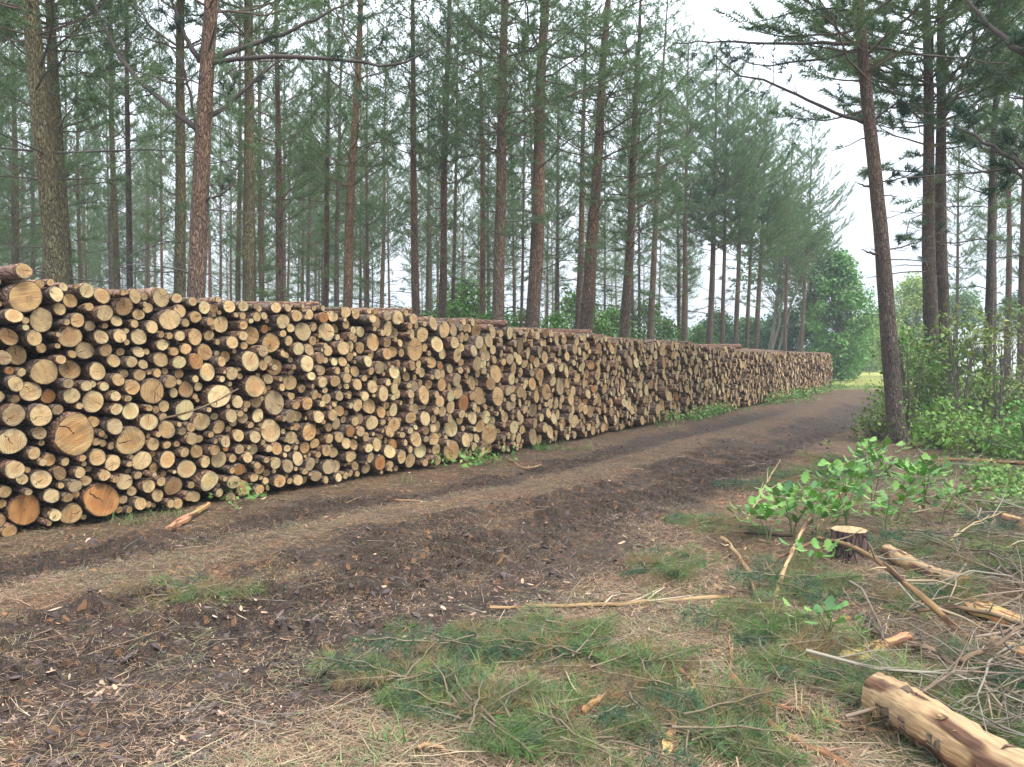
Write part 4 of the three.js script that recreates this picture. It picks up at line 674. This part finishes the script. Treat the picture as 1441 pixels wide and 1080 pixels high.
// single sticks and branches
function stick(label, pts, r0, r1, col, seed, twigs = 4, group) {
  const R = mulberry(seed), o = pts[0].clone(), T = new GB(o), c = new THREE.CatmullRomCurve3(pts), n = 12, P = c.getPoints(n), L = c.getLength(); for (const p of P) p.add(V(R() - .5, (R() - .3) * .5, R() - .5).multiplyScalar(.018));
  tube(T, P, P.map((_, k) => mix(r0, r1, k / n) * (.9 + .2 * R())), 9, k => { const f = .8 + .4 * R(); return col.map(x => x * f); }, true, .2, seed);
  const g = thing('fallen_branch', label, 'branch', o, group); mesh('stem', T.geo(), M.wood, g);
  for (let t = 0; t < twigs; t++) { const B = new GB(o), k = 2 + Math.floor(R() * (n - 3)), d = P[k + 1].clone().sub(P[k]).normalize().add(V(R() - .5, .05 + .22 * R(), R() - .5).multiplyScalar(1.7)).normalize(), l = L * (.06 + .16 * R()), m = P[k].clone().addScaledVector(d, l * .5), e = P[k].clone().addScaledVector(d, l).add(V(0, (R() - .6) * .1, 0)); tube(B, [P[k], m, e], [r1 * .4 + .001, r1 * .25 + .001, .0012], 5, () => col, true); mesh('twig', B.geo(), M.twig, g); }
  return g;
}
const BR = [.30, .2, .13], PALE = [.5, .41, .28], GREY = [.22, .18, .14], RED = [.4, .24, .15], DK = [.1, .075, .06];
const stk = [
  ['brown barked branch with a sawn end pointing left near the bottom edge', [[1033, 973, .05], [1090, 1025, .03], [1200, 1092, .03]], .018, .016, RED, 2],
  ['straight pale stick lying across the litter left of the stump', [[690, 842, .03], [850, 848, .025], [1033, 846, .03]], .011, .016, PALE, 5],
  ['curved tan stick running towards the camera left of the split pole', [[1016, 770, .06], [1045, 800, .06], [1070, 862, .02]], .017, .013, PALE, 2],
  ['pale peeled pole leaning on the slash left of the stump', [[1091, 849, .02], [1115, 800, .12], [1141, 757, .2]], .018, .014, [.56, .47, .34], 1],
  ['thin pale stick rising behind the pale peeled pole', [[1150, 762, .1], [1170, 735, .18], [1192, 712, .25]], .014, .009, PALE, 2],
  ['long brown branch crossing in front of the stump towards the right', [[1150, 775, .1], [1200, 815, .22], [1270, 880, .24], [1362, 925, .1]], .014, .02, [.33, .25, .15], 6],
  ['thin dark branch running left from the long crossing branch', [[1145, 780, .1], [1105, 800, .08], [1062, 822, .02]], .01, .007, BR, 4],
  ['grey stick lying among slash at the right, below the leafy shrubs', [[1353, 700, .06], [1400, 695, .06], [1470, 692, .06]], .02, .024, [.36, .25, .16], 3],
  ['long brown pole lying behind the saplings at the right', [[1300, 655, .08], [1370, 660, .08], [1470, 666, .1]], .025, .03, [.33, .23, .14], 3],
  ['reddish stripped branch beside the bottom branch with the sawn end', [[1060, 992, .03], [1130, 1012, .03], [1258, 1046, .02]], .012, .009, RED, 5],
  ['dark straight stick lying just left of the leaning pale pole', [[1020, 757, .04], [1065, 759, .04], [1114, 762, .04]], .012, .013, DK, 1],
  ['thin pale branch rising left of the bright saplings', [[1050, 735, .02], [1075, 700, .1], [1098, 668, .2]], .012, .007, PALE, 4],
  ['small reddish twig standing up in the litter below the curved stick', [[1032, 975, .0], [1030, 945, .04], [1024, 920, .08]], .008, .004, RED, 2],
  ['brown stick lying at the track edge below the first stack', [[528, 700, .02], [555, 703, .02], [590, 704, .03]], .014, .012, [.4, .28, .17], 3],
  ['pale stick lying on the verge below the second stack', [[716, 648, .03], [740, 655, .03], [762, 654, .03]], .02, .014, PALE, 2],
  ['thin branch curving through the green slash at bottom centre', [[905, 925, .05], [965, 960, .05], [998, 1010, .02]], .012, .008, [.32, .22, .13], 5],
  ['light branch lying behind the second slab at the right', [[1290, 895, .12], [1360, 890, .12], [1460, 912, .12]], .012, .014, GREY, 6],
  ['bare twiggy branch arching right of the pale slanting log', [[1320, 795, .05], [1365, 775, .16], [1410, 765, .2]], .01, .006, [.45, .4, .28], 6],
  ['bare branch running down to the right edge past the slabs', [[1375, 790, .1], [1410, 830, .1], [1470, 880, .06]], .011, .008, GREY, 6],
  ['crooked stick among slash right of the thick peeling log', [[1350, 985, .15], [1400, 965, .2], [1450, 930, .28]], .013, .008, GREY, 4],
  ['short tan branch under the green slash at bottom right of centre', [[818, 1020, .03], [850, 1003, .04], [880, 992, .03]], .018, .012, [.45, .31, .18], 2],
  ['thin curved straw-coloured stick at the bottom edge', [[585, 1072, .02], [600, 1064, .03], [640, 1078, .02]], .01, .007, PALE, 1],
];
stk.forEach((a, i) => stick(a[0], a[1].map(p => pg(...p)), a[2], a[3], a[4], 400 + i, a[5]));
{ // a thin stick caught in the face of the pile
  const o = onFoot(1.35), q = onFoot(2.25), f = (k, h) => k.p.clone().addScaledVector(k.n, .2).setY(h); stick('thin grey stick caught between log ends in the face of the pile', [f(o, .98), f(onFoot(1.8), 1.08), f(q, 1.27)], .013, .009, GREY, 460, 2);
}

// ------------------------------------------------------------------ saplings with large leaves
{
  const outline = [[0, 0], [.16, .1], [.1, .2], [.3, .3], [.17, .42], [.36, .58], [.18, .68], [.2, .86], [0, 1]];
  const leafGeo = [0, 1, 2].map(v => { const G = new GB(), c = [1, 1, 1], w = [.95, 1.1, 1.25][v]; const mid = outline.map(([x, y]) => G.v(0, y, -.12 * y * y * (1 + v * .5), c)); for (const s of [-1, 1]) { const e = outline.map(([x, y]) => G.v(s * x * w, y - .03 * x, .22 * x - .12 * y * y * (1 + v * .5), c)); for (let k = 0; k + 1 < outline.length; k++) s > 0 ? G.quad(mid[k], e[k], e[k + 1], mid[k + 1]) : G.quad(mid[k], mid[k + 1], e[k + 1], e[k]); } return G.geo(); });
  const leafMat = [[.15, .33, .055], [.11, .26, .055], [.21, .38, .08], [.085, .2, .06]].map(c => { const m = M.leaf.clone(); m.vertexColors = true; m.color.setRGB(...c); m.roughness = .5; return m; });
  const sap = [[1082, 768, 6.9, .34, .3, 44], [1115, 755, 7.1, .44, .36, 52], [1152, 768, 6.9, .46, .36, 56], [1192, 740, 7.5, .62, .38, 64], [1228, 725, 7.8, .8, .4, 60], [1262, 735, 7.5, .62, .36, 50], [1300, 720, 7.9, .6, .36, 46], [1245, 755, 6.8, .4, .3, 36], [1165, 908, 4.25, .16, .14, 14], [1140, 800, 6, .16, .2, 14], [1325, 735, 7.6, .4, .3, 26]];
  const names = ['bright oak sapling at the left end of the row of saplings', 'bright low oak sapling, second from the left in its row', 'bright sapling left behind the tree stump', 'leafy oak sapling directly behind the tree stump', 'tallest bright green sapling, behind and right of the stump', 'bright sapling right of the tallest one', 'sapling nearest the brown pole at the right end of the row', 'low bright sapling just right of the stump', 'tiny green seedling left of the pale split slab', 'tiny seedling under the pale leaning pole', 'darker sapling at the right end beside the slash'];
  sap.forEach(([px, py, d, h, w, n], i) => {
    const R = mulberry(600 + i), p = pg(px, py), g = thing('sapling', names[i], 'sapling', p, null), st = 3 + Math.floor(R() * 3), stems = [];
    for (let s = 0; s < st; s++) { const a = R() * 6.28, T = new GB(), pts = [0, 1, 2, 3].map(k => V(Math.cos(a) * w * .6 * (k / 3) * (k / 3 + .3) * .8, h * k / 3 * (.8 + .25 * R()) - (k ? 0 : .03), Math.sin(a) * w * .6 * (k / 3) * (k / 3 + .3) * .8)); tube(T, pts, [.007, .006, .004, .002], 5, () => [.14, .15, .06], false); mesh('stem', T.geo(), M.twig, g); stems.push(pts); }
    for (let k = 0; k < n * 1.5; k++) {
      const pts = stems[k % st], f = .25 + .75 * Math.sqrt(R()), q = f * 3, j = Math.min(2, Math.floor(q)), b = pts[j].clone().lerp(pts[j + 1], q - j), l = new THREE.Mesh(leafGeo[Math.floor(R() * 3)], leafMat[R() < .1 ? 3 : Math.floor(R() * 3)]), a = R() * 6.28, size = (i === 8 || i === 9 ? .045 : .06) + .065 * R(), off = .05 + .12 * R();
      l.name = 'leaf'; l.position.copy(b).add(V(Math.cos(a) * off, (R() - .3) * .07, Math.sin(a) * off)); l.rotation.set(0, -a + Math.PI / 2, 0, 'YXZ'); l.rotation.order = 'YXZ'; l.rotation.y = Math.PI / 2 - a; l.rotation.x = 1.15 + (R() - .5) * 1.1; l.rotation.z = (R() - .5) * .8; l.scale.setScalar(size); l.castShadow = true; g.add(l);
    }
  });
}

// ------------------------------------------------------------------ cut pine boughs (slash)
function bough(seed, L, n, nl, nw, c) { // one cut bough lying flat: a stem with side shoots and needles
  const R = mulberry(seed), B = new GB(), N = new GB(), P = []; for (let k = 0; k <= 5; k++) P.push(V((R() - .5) * .06 * L, .02 + .05 * L * Math.sin(k * .6) * R(), k / 5 * L));
  tube(B, P, P.map((_, k) => (L > .4 ? .006 : .0035) * (1 - k / 6.5) + .0012), 5, () => [.17, .13, .08], true);
  for (let t = 0; t < n; t++) {
    const f = .15 + .85 * t / n, k = Math.min(4, Math.floor(f * 5)), p = P[k].clone().lerp(P[k + 1], f * 5 - k), d = V((t % 2 ? 1 : -1) * (.5 + .6 * R()), (R() - .25) * .5, .55 + .4 * R()).normalize(), l = L * .42 * (1.05 - f * .75) * (.7 + .5 * R()), e = p.clone().addScaledVector(d, l); e.y = Math.max(.005, e.y - .04);
    tube(B, [p, e], [.0024, .0012], 3, () => [.17, .14, .08], false); const m = Math.max(2, Math.round(l / .04));
    for (let j = 0; j <= m; j++) tuft(N, p.clone().lerp(e, .15 + .85 * j / m), d, 13, nl, nw, c.map(x => x * (.75 + .5 * R())), R, .9);
  }
  return [B, N];
}
{
  const big = [[640, 905, .3, 'pale green pine bough on the mud at bottom centre, farthest left'], [555, 965, 1.2, 'small yellow-green pine sprig at the edge of the dark mud'], [700, 1015, 2.1, 'green pine bough left of centre at the bottom edge'], [790, 1045, 3.4, 'blue-green pine bough at the bottom edge, right of centre'], [835, 930, 4.2, 'pine bough lying below the straight pale stick'], [905, 985, 5, 'pine bough above the curving thin branch'], [960, 1035, .9, 'green pine bough left of the bottom branch with the sawn end'], [255, 835, 1.9, 'lone pine sprig lying on the track near the left'], [1310, 790, 3.9, 'dark blue-green bough lying behind the pale slanting log'], [1375, 800, .2, 'dark blue-green bough right of the pale slanting log'], [1400, 770, 2.6, 'blue-green bough under the short pale log'], [1130, 668, 1.5, 'dark pine bough lying on the track edge left of the lone pine'], [1195, 652, 2.2, 'dark pine bough heaped right at the foot of the lone pine'], [1110, 690, 4.6, 'dark pine bough lying left of the saplings'], [1160, 665, .5, 'dark pine bough in front of the lone pine trunk'], [980, 745, 2.9, 'flattened pine bough on the track edge left of the dark stick']];
  big.forEach(([px, py, a, label], i) => {
    const dark = i >= 8 && i < 15, [B, N] = bough(700 + i, dark ? .9 : .5, dark ? 16 : 11, .075, .0032, dark ? [.045, .115, .065] : i === 1 || i === 7 ? [.2, .28, .08] : [.125, .22, .075]), g = thing('pine_bough', label, 'pine bough', pg(px, py, .02)); g.rotation.y = a;
    mesh('stem', B.geo(), M.twig, g); mesh('needles', N.geo(), M.needle, g);
  });
}
function scatter(name, label, category, geos, mat, place, tint, setup) { // what nobody could count: one object
  const g = new THREE.Group(); g.name = name; g.userData = { kind: 'stuff', label, category };
  geos.forEach((geo, v) => { const L = place.filter((_, i) => i % geos.length === v), im = new THREE.InstancedMesh(geo, mat, L.length), c = new THREE.Color(); im.name = name; im.userData.kind = 'stuff'; im.castShadow = im.receiveShadow = true; L.forEach((m, i) => { im.setMatrixAt(i, m); if (tint) { c.setRGB(...tint(i)); im.setColorAt(i, c); } }); g.add(im); });
  scene.add(g); return g;
}
function spots(n, seed, pick) { const R = mulberry(seed), out = []; let k = 0; while (out.length < n && k++ < n * 60) { const m = pick(R); if (m) out.push(m); } return out; }
const M4 = (p, e, s) => new THREE.Matrix4().compose(p, new THREE.Quaternion().setFromEuler(e), s);
// places over the visible ground, thinning out with distance
function visible(R, dmax = 26) { const d = 2.3 + (dmax - 2.3) * Math.pow(R(), 1.9), px = -60 + R() * 1560, x = (px - 720) / F * d, z = -d; return [x, z, d]; }
{
  const mk = (seed, c) => { const [B, N] = bough(seed, .32, 8, .065, .0026, c); return [B.geo(), N.geo()]; };
  const kinds = [mk(801, [.14, .23, .07]), mk(802, [.075, .155, .075]), mk(803, [.2, .25, .085]), mk(804, [.27, .19, .095])];
  const patch = [[640, 905, 60, 20], [560, 960, 45, 30], [690, 1030, 90, 45], [800, 1050, 90, 40], [850, 935, 110, 40], [910, 985, 100, 45], [980, 1040, 90, 45], [760, 900, 120, 25], [1000, 745, 70, 22], [1120, 680, 60, 25], [1170, 655, 60, 20], [1110, 690, 60, 25], [1160, 660, 60, 22], [1320, 790, 80, 35], [1390, 790, 60, 45], [1400, 720, 70, 30], [1330, 1040, 90, 40], [1390, 960, 60, 30], [1130, 830, 70, 25], [1100, 940, 60, 40], [940, 800, 70, 20], [1380, 675, 70, 18], [255, 835, 40, 8], [1060, 880, 60, 30], [1290, 850, 70, 25], [1250, 980, 60, 25]];
  const pl = spots(640, 55, R => { const q = patch[Math.floor(R() * patch.length)], g = () => (R() + R() + R() - 1.5) * .7, a = ground(q[0] + g() * q[2], Math.max(600, q[1] + g() * q[3])); if (-a.z > 16 || -a.z < 2.4) return; return M4(onGround(a.x, a.z, .012 + .04 * R()), new THREE.Euler((R() - .5) * .5, R() * 6.28, (R() - .5) * .7, 'YXZ'), V(1, 1, 1).multiplyScalar(.6 + .8 * R())); });
  const g = new THREE.Group(); g.name = 'pine_slash'; g.userData = { kind: 'stuff', label: 'cut green and browning pine twigs strewn over the ground beside the track', category: 'slash' }; scene.add(g);
  kinds.forEach((k, v) => { const L = pl.filter((_, i) => [0, 1, 2, 0, 3, 1, 2, 3][i % 8] === v); k.forEach((geo, j) => { const im = new THREE.InstancedMesh(geo, j ? M.needle : M.twig, L.length); L.forEach((m, i) => im.setMatrixAt(i, m)); im.name = j ? 'needles' : 'stems'; im.userData.kind = 'stuff'; im.castShadow = true; g.add(im); }); });
}
{ // chips and flakes of bark
  const chip = seed => { const R = mulberry(seed), G = new GB(), n = 7, c = [1, 1, 1], top = [], bot = []; for (let k = 0; k < n; k++) { const a = k / n * 6.283, r = .5 + .5 * R(), x = Math.cos(a) * r, z = Math.sin(a) * r * .5, y = .18 * x * x * (R() > .5 ? 1 : .4); top.push(G.v(x, y + .07, z, c)); bot.push(G.v(x * 1.03, y - .05, z * 1.05, c)); } const o = G.v(0, .09, 0, c); for (let k = 0; k < n; k++) { const l = (k + 1) % n; G.tri(o, top[l], top[k]); G.quad(top[k], top[l], bot[l], bot[k]); } const g = G.geo().toNonIndexed(); g.computeVertexNormals(); return g; };
  const cols = [[.5, .37, .24], [.44, .3, .2], [.42, .26, .16], [.34, .2, .13], [.22, .14, .1], [.16, .11, .085], [.12, .085, .07]], R2 = mulberry(5);
  const pl = spots(11000, 66, R => { const [x, z, d] = visible(R), q = soil(x, z); if (q.t < -.5) return; const w = .14 + 2.2 * bell(q.t - 4.4, 1.1) * ss(4, 0, q.s) + .5 * bell(q.t - .2, .4) + .35 * ss(.5, .7, q.n); if (R() > w * 1.5 * ss(.42, .66, fbm(x * 2.1, z * 2.1, 140, 3))) return; const s = (.004 + .02 * R() * R() * R() + (R() < .05 ? .018 : 0)) * (1 + d * .03); return M4(onGround(x, z, s * .12), new THREE.Euler((R() - .5) * .9, R() * 6.28, (R() - .5) * .9, 'YXZ'), V(s * (1 + R()), s * .8, s * (.7 + .6 * R()))); });
  scatter('wood_chips', 'tan and reddish wood chips and bark flakes strewn over the muddy track', 'wood chips', [chip(1), chip(2), chip(3), chip(4)], M.twig, pl, () => { const c = cols[Math.floor(Math.pow(R2(), 1.15) * 7)], f = .5 + .65 * R2(); return c.map(x => x * f); });
}
{ // clods of mud
  const clod = seed => { const g = new THREE.IcosahedronGeometry(1, 2), p = g.attributes.position; for (let i = 0; i < p.count; i++) { const v = V(p.getX(i), p.getY(i), p.getZ(i)), k = .62 + .7 * fbm(v.x * 1.4 + seed * 9 + v.z, v.y * 1.4 + v.z * 1.7, 200, 3); p.setXYZ(i, v.x * k, v.y * k * .55, v.z * k); } g.computeVertexNormals(); g.setAttribute('color', new THREE.Float32BufferAttribute(new Float32Array(p.count * 3).fill(1), 3)); return g; };
  const R2 = mulberry(6), pl = spots(2600, 67, R => { const [x, z, d] = visible(R, 22), q = soil(x, z); if (R() > q.mud * 1.1 - .15 || q.t < .3) return; const s = .006 + .03 * R() * R() * R(); return M4(onGround(x, z, s * .05), new THREE.Euler(R(), R() * 6.28, R(), 'YXZ'), V(s * (1 + R()), s, s * (1 + R()))); });
  scatter('mud_clods', 'dark crumbled clods of mud along the wheel ruts', 'mud', [clod(1), clod(2), clod(3)], M.twig, pl, () => { const f = .75 + .5 * R2(); return [.068 * f, .048 * f, .042 * f]; });
}
{ // twigs and dead needles
  const tw = seed => { const R = mulberry(seed), B = new GB(), P = [0, 1, 2, 3].map(k => V((R() - .5) * .12, .01 + .04 * R(), k / 3 - .5)); tube(B, P, [.016, .014, .011, .006], 5, () => WHITE, true); for (let k = 0; k < 2; k++) { const p = P[1 + k]; tube(B, [p, p.clone().add(V((R() - .5) * .5, .08 * R(), .15 + .2 * R()))], [.008, .004], 4, () => WHITE, false); } return B.geo(); };
  const cols = [[.28, .2, .13], [.42, .33, .21], [.16, .115, .08], [.25, .22, .165], [.34, .22, .13]], R2 = mulberry(8);
  const pl = spots(4600, 68, R => { const [x, z, d] = visible(R, 20), q = soil(x, z); if (q.t < .1 || R() > .12 + .9 * ss(4, 6, q.t) + .25 * q.n * (1 - q.mud)) return; const s = .12 + .38 * R() * R(); return M4(onGround(x, z, .008 + .05 * R() * R() * ss(4.5, 6, q.t)), new THREE.Euler((R() - .5) * .35, R() * 6.28, 0, 'YXZ'), V(s * (.22 + .3 * R()), s * (.22 + .3 * R()), s)); });
  scatter('twigs', 'thin dead twigs strewn over the litter beside the track', 'twigs', [tw(1), tw(2), tw(3), tw(4)], M.twig, pl, () => { const c = cols[Math.floor(R2() * 5)], f = .7 + .6 * R2(); return c.map(x => x * f); });
  const nd = seed => { const R = mulberry(seed), G = new GB(); for (let k = 0; k < 46; k++) { const x = (R() - .5) * .4, z = (R() - .5) * .4, y = .004 + .03 * R() * R(), a = R() * 6.28, l = .04 + .05 * R(), w = .0016, dx = Math.cos(a), dz = Math.sin(a), dy = (R() - .4) * .5, f = .6 + .7 * R(), c = [f, f * (.9 + .1 * R()), f]; const A = G.v(x - dz * w, y, z + dx * w, c), B = G.v(x + dz * w, y, z - dx * w, c), C = G.v(x + dx * l, Math.max(.002, y + dy * l), z + dz * l, c); G.tri(A, B, C); } return G.geo(); };
  const pn = spots(4200, 69, R => { const [x, z, d] = visible(R, 15), q = soil(x, z); if (q.t < 0 || R() > .2 + .8 * (1 - q.mud)) return; return M4(onGround(x, z, .004), new THREE.Euler(0, R() * 6.28, 0), V(1, 1, 1).multiplyScalar(.7 + .6 * R())); });
  scatter('dead_needles', 'dry brown pine needles littering the ground', 'needles', [nd(1), nd(2), nd(3)], new THREE.MeshStandardMaterial({ vertexColors: true, roughness: .8, side: THREE.DoubleSide }), pn, () => { const f = .7 + .6 * R2(); return R2() < .25 ? [.17 * f, .19 * f, .08 * f] : [.26 * f, .175 * f, .1 * f]; });
}
{ // a tangle of bare brushwood
  const br = seed => { const R = mulberry(seed), B = new GB(), P = [0, 1, 2, 3, 4].map(k => V((R() - .5) * .1, .03 + .1 * Math.sin(k * .8) * R(), k / 4 - .5)); tube(B, P, [.007, .006, .005, .0035, .0018], 5, () => WHITE, true); for (let k = 0; k < 9; k++) { const f = .4 + 3.4 * R(), i = Math.floor(f), p = P[i].clone().lerp(P[i + 1], f - i), d = V((R() - .5) * 1.6, (R() - .25) * .6, .5 + R() * .6).normalize(), l = .1 + .26 * R(), m = p.clone().addScaledVector(d, l * .5).add(V(0, (R() - .5) * .04, 0)), e = p.clone().addScaledVector(d, l); tube(B, [p, m, e], [.003, .0022, .001], 4, () => WHITE, false); tube(B, [m, m.clone().add(V((R() - .5) * .16, (R() - .3) * .1, .1))], [.0025, .001], 3, () => WHITE, false); } return B.geo(); };
  const cols = [[.17, .125, .085], [.25, .185, .12], [.11, .085, .065], [.22, .19, .14]], R2 = mulberry(14);
  const pl = spots(105, 73, R => { const px = 1180 + R() * 330, py = 650 + R() * 420, near = Math.abs(px - 1194) < 75 && py > 720 && py < 860; if (near || (py > 920 && px < 1330)) return; const a = ground(px, py); if (-a.z < 2.6 || R() > .35 + .65 * ss(1200, 1400, px)) return; return M4(onGround(a.x, a.z, .02 + .07 * R() * R()), new THREE.Euler((R() - .5) * .6, R() * 6.28, (R() - .5) * .6, 'YXZ'), V(1, 1, 1).multiplyScalar(.55 + .75 * R())); });
  scatter('brushwood', 'tangle of thin bare brushwood piled along the right of the clearing', 'brushwood', [br(1), br(2), br(3), br(4)], M.twig, pl, () => { const c = cols[Math.floor(R2() * 4)], f = .7 + .6 * R2(); return c.map(x => x * f); });
}
{ // grass and low weeds
  const gr = seed => { const R = mulberry(seed), G = new GB(); for (let k = 0; k < 26; k++) { const a = R() * 6.28, o = R() * .09, x = Math.cos(a) * o, z = Math.sin(a) * o, b = R() * 6.28, h = .03 + .07 * R(), ben = .02 + .1 * R(), w = .0022, f = .75 + .5 * R(), c = [f * (.85 + .3 * R()), f, f], s = [-Math.sin(b) * w, Math.cos(b) * w]; const A = G.v(x - s[0], 0, z - s[1], c), B = G.v(x + s[0], 0, z + s[1], c), mx = x + Math.cos(b) * ben * .4, mz = z + Math.sin(b) * ben * .4, C = G.v(mx + s[0] * .8, h * .65, mz + s[1] * .8, c), D = G.v(mx - s[0] * .8, h * .65, mz - s[1] * .8, c), E = G.v(x + Math.cos(b) * ben, h, z + Math.sin(b) * ben, c); G.quad(A, B, C, D); G.tri(D, C, E); } return G.geo(); };
  const R2 = mulberry(10), pl = spots(700, 70, R => { const [x, z, d] = visible(R, 44), q = soil(x, z); if (q.t < -.2) return; const n = fbm(x * 1.1, z * 1.1, 210, 3); let w = bell(q.t - .3, .35) * ss(.5, .66, n) * .7 + ss(5.4, 7, q.t) * ss(.5, .66, n) * .5 + q.far * .9 + 0 + bell(q.t - 5.2, .8) * ss(.55, .7, n) * .35; w *= d < 7.5 ? .3 : 1; if (R() > w * ss(.5, .15, q.mud)) return; return M4(onGround(x, z, -.005), new THREE.Euler(0, R() * 6.28, 0), V(1, .7 + .7 * R(), 1).multiplyScalar((.7 + .6 * R()) * (1 + d * .025))); });
  scatter('grass', 'tufts of fresh green grass along the verge and between the litter', 'grass', [gr(1), gr(2), gr(3)], M.leaf, pl, () => { const f = .8 + .5 * R2(); return R2() < .2 ? [.27 * f, .28 * f, .12 * f] : [.15 * f, .25 * f, .07 * f]; });
  // low leafy weeds
  const wd = seed => { const R = mulberry(seed), G = new GB(); for (let k = 0; k < 16; k++) { const a = R() * 6.28, o = .03 + .1 * R(), h = .03 + .12 * R(); leafFan(G, V(Math.cos(a) * o, h, Math.sin(a) * o), null, 1, .042, .01, [1, 1, 1], R); } return G.geo(); };
  const pw = spots(1500, 71, R => { const [x, z, d] = visible(R, 40), q = soil(x, z); if (q.t < .0) return; if (d < 7) return; const n = fbm(x * .8, z * .8, 220, 3), w = ss(6.4, 7.8, q.t) * ss(.44, .62, n) * ss(7, 10, d) + bell(q.t - .3, .25) * ss(.52, .66, n) * .4 + bell(q.t - .5, .5) * ss(22, 30, q.s) * .35 * ss(.4, .6, n); if (R() > w) return; return M4(onGround(x, z), new THREE.Euler(0, R() * 6.28, 0), V(1, 1, 1).multiplyScalar((.7 + .9 * R()) * (1 + d * .03))); });
  scatter('weeds', 'low leafy weeds at the foot of the pile and among the slash', 'weeds', [wd(1), wd(2), wd(3)], M.leaf, pw, () => { const f = .75 + .6 * R2(); return [.17 * f, .3 * f, .07 * f]; });
}
renderer.render(scene, camera);
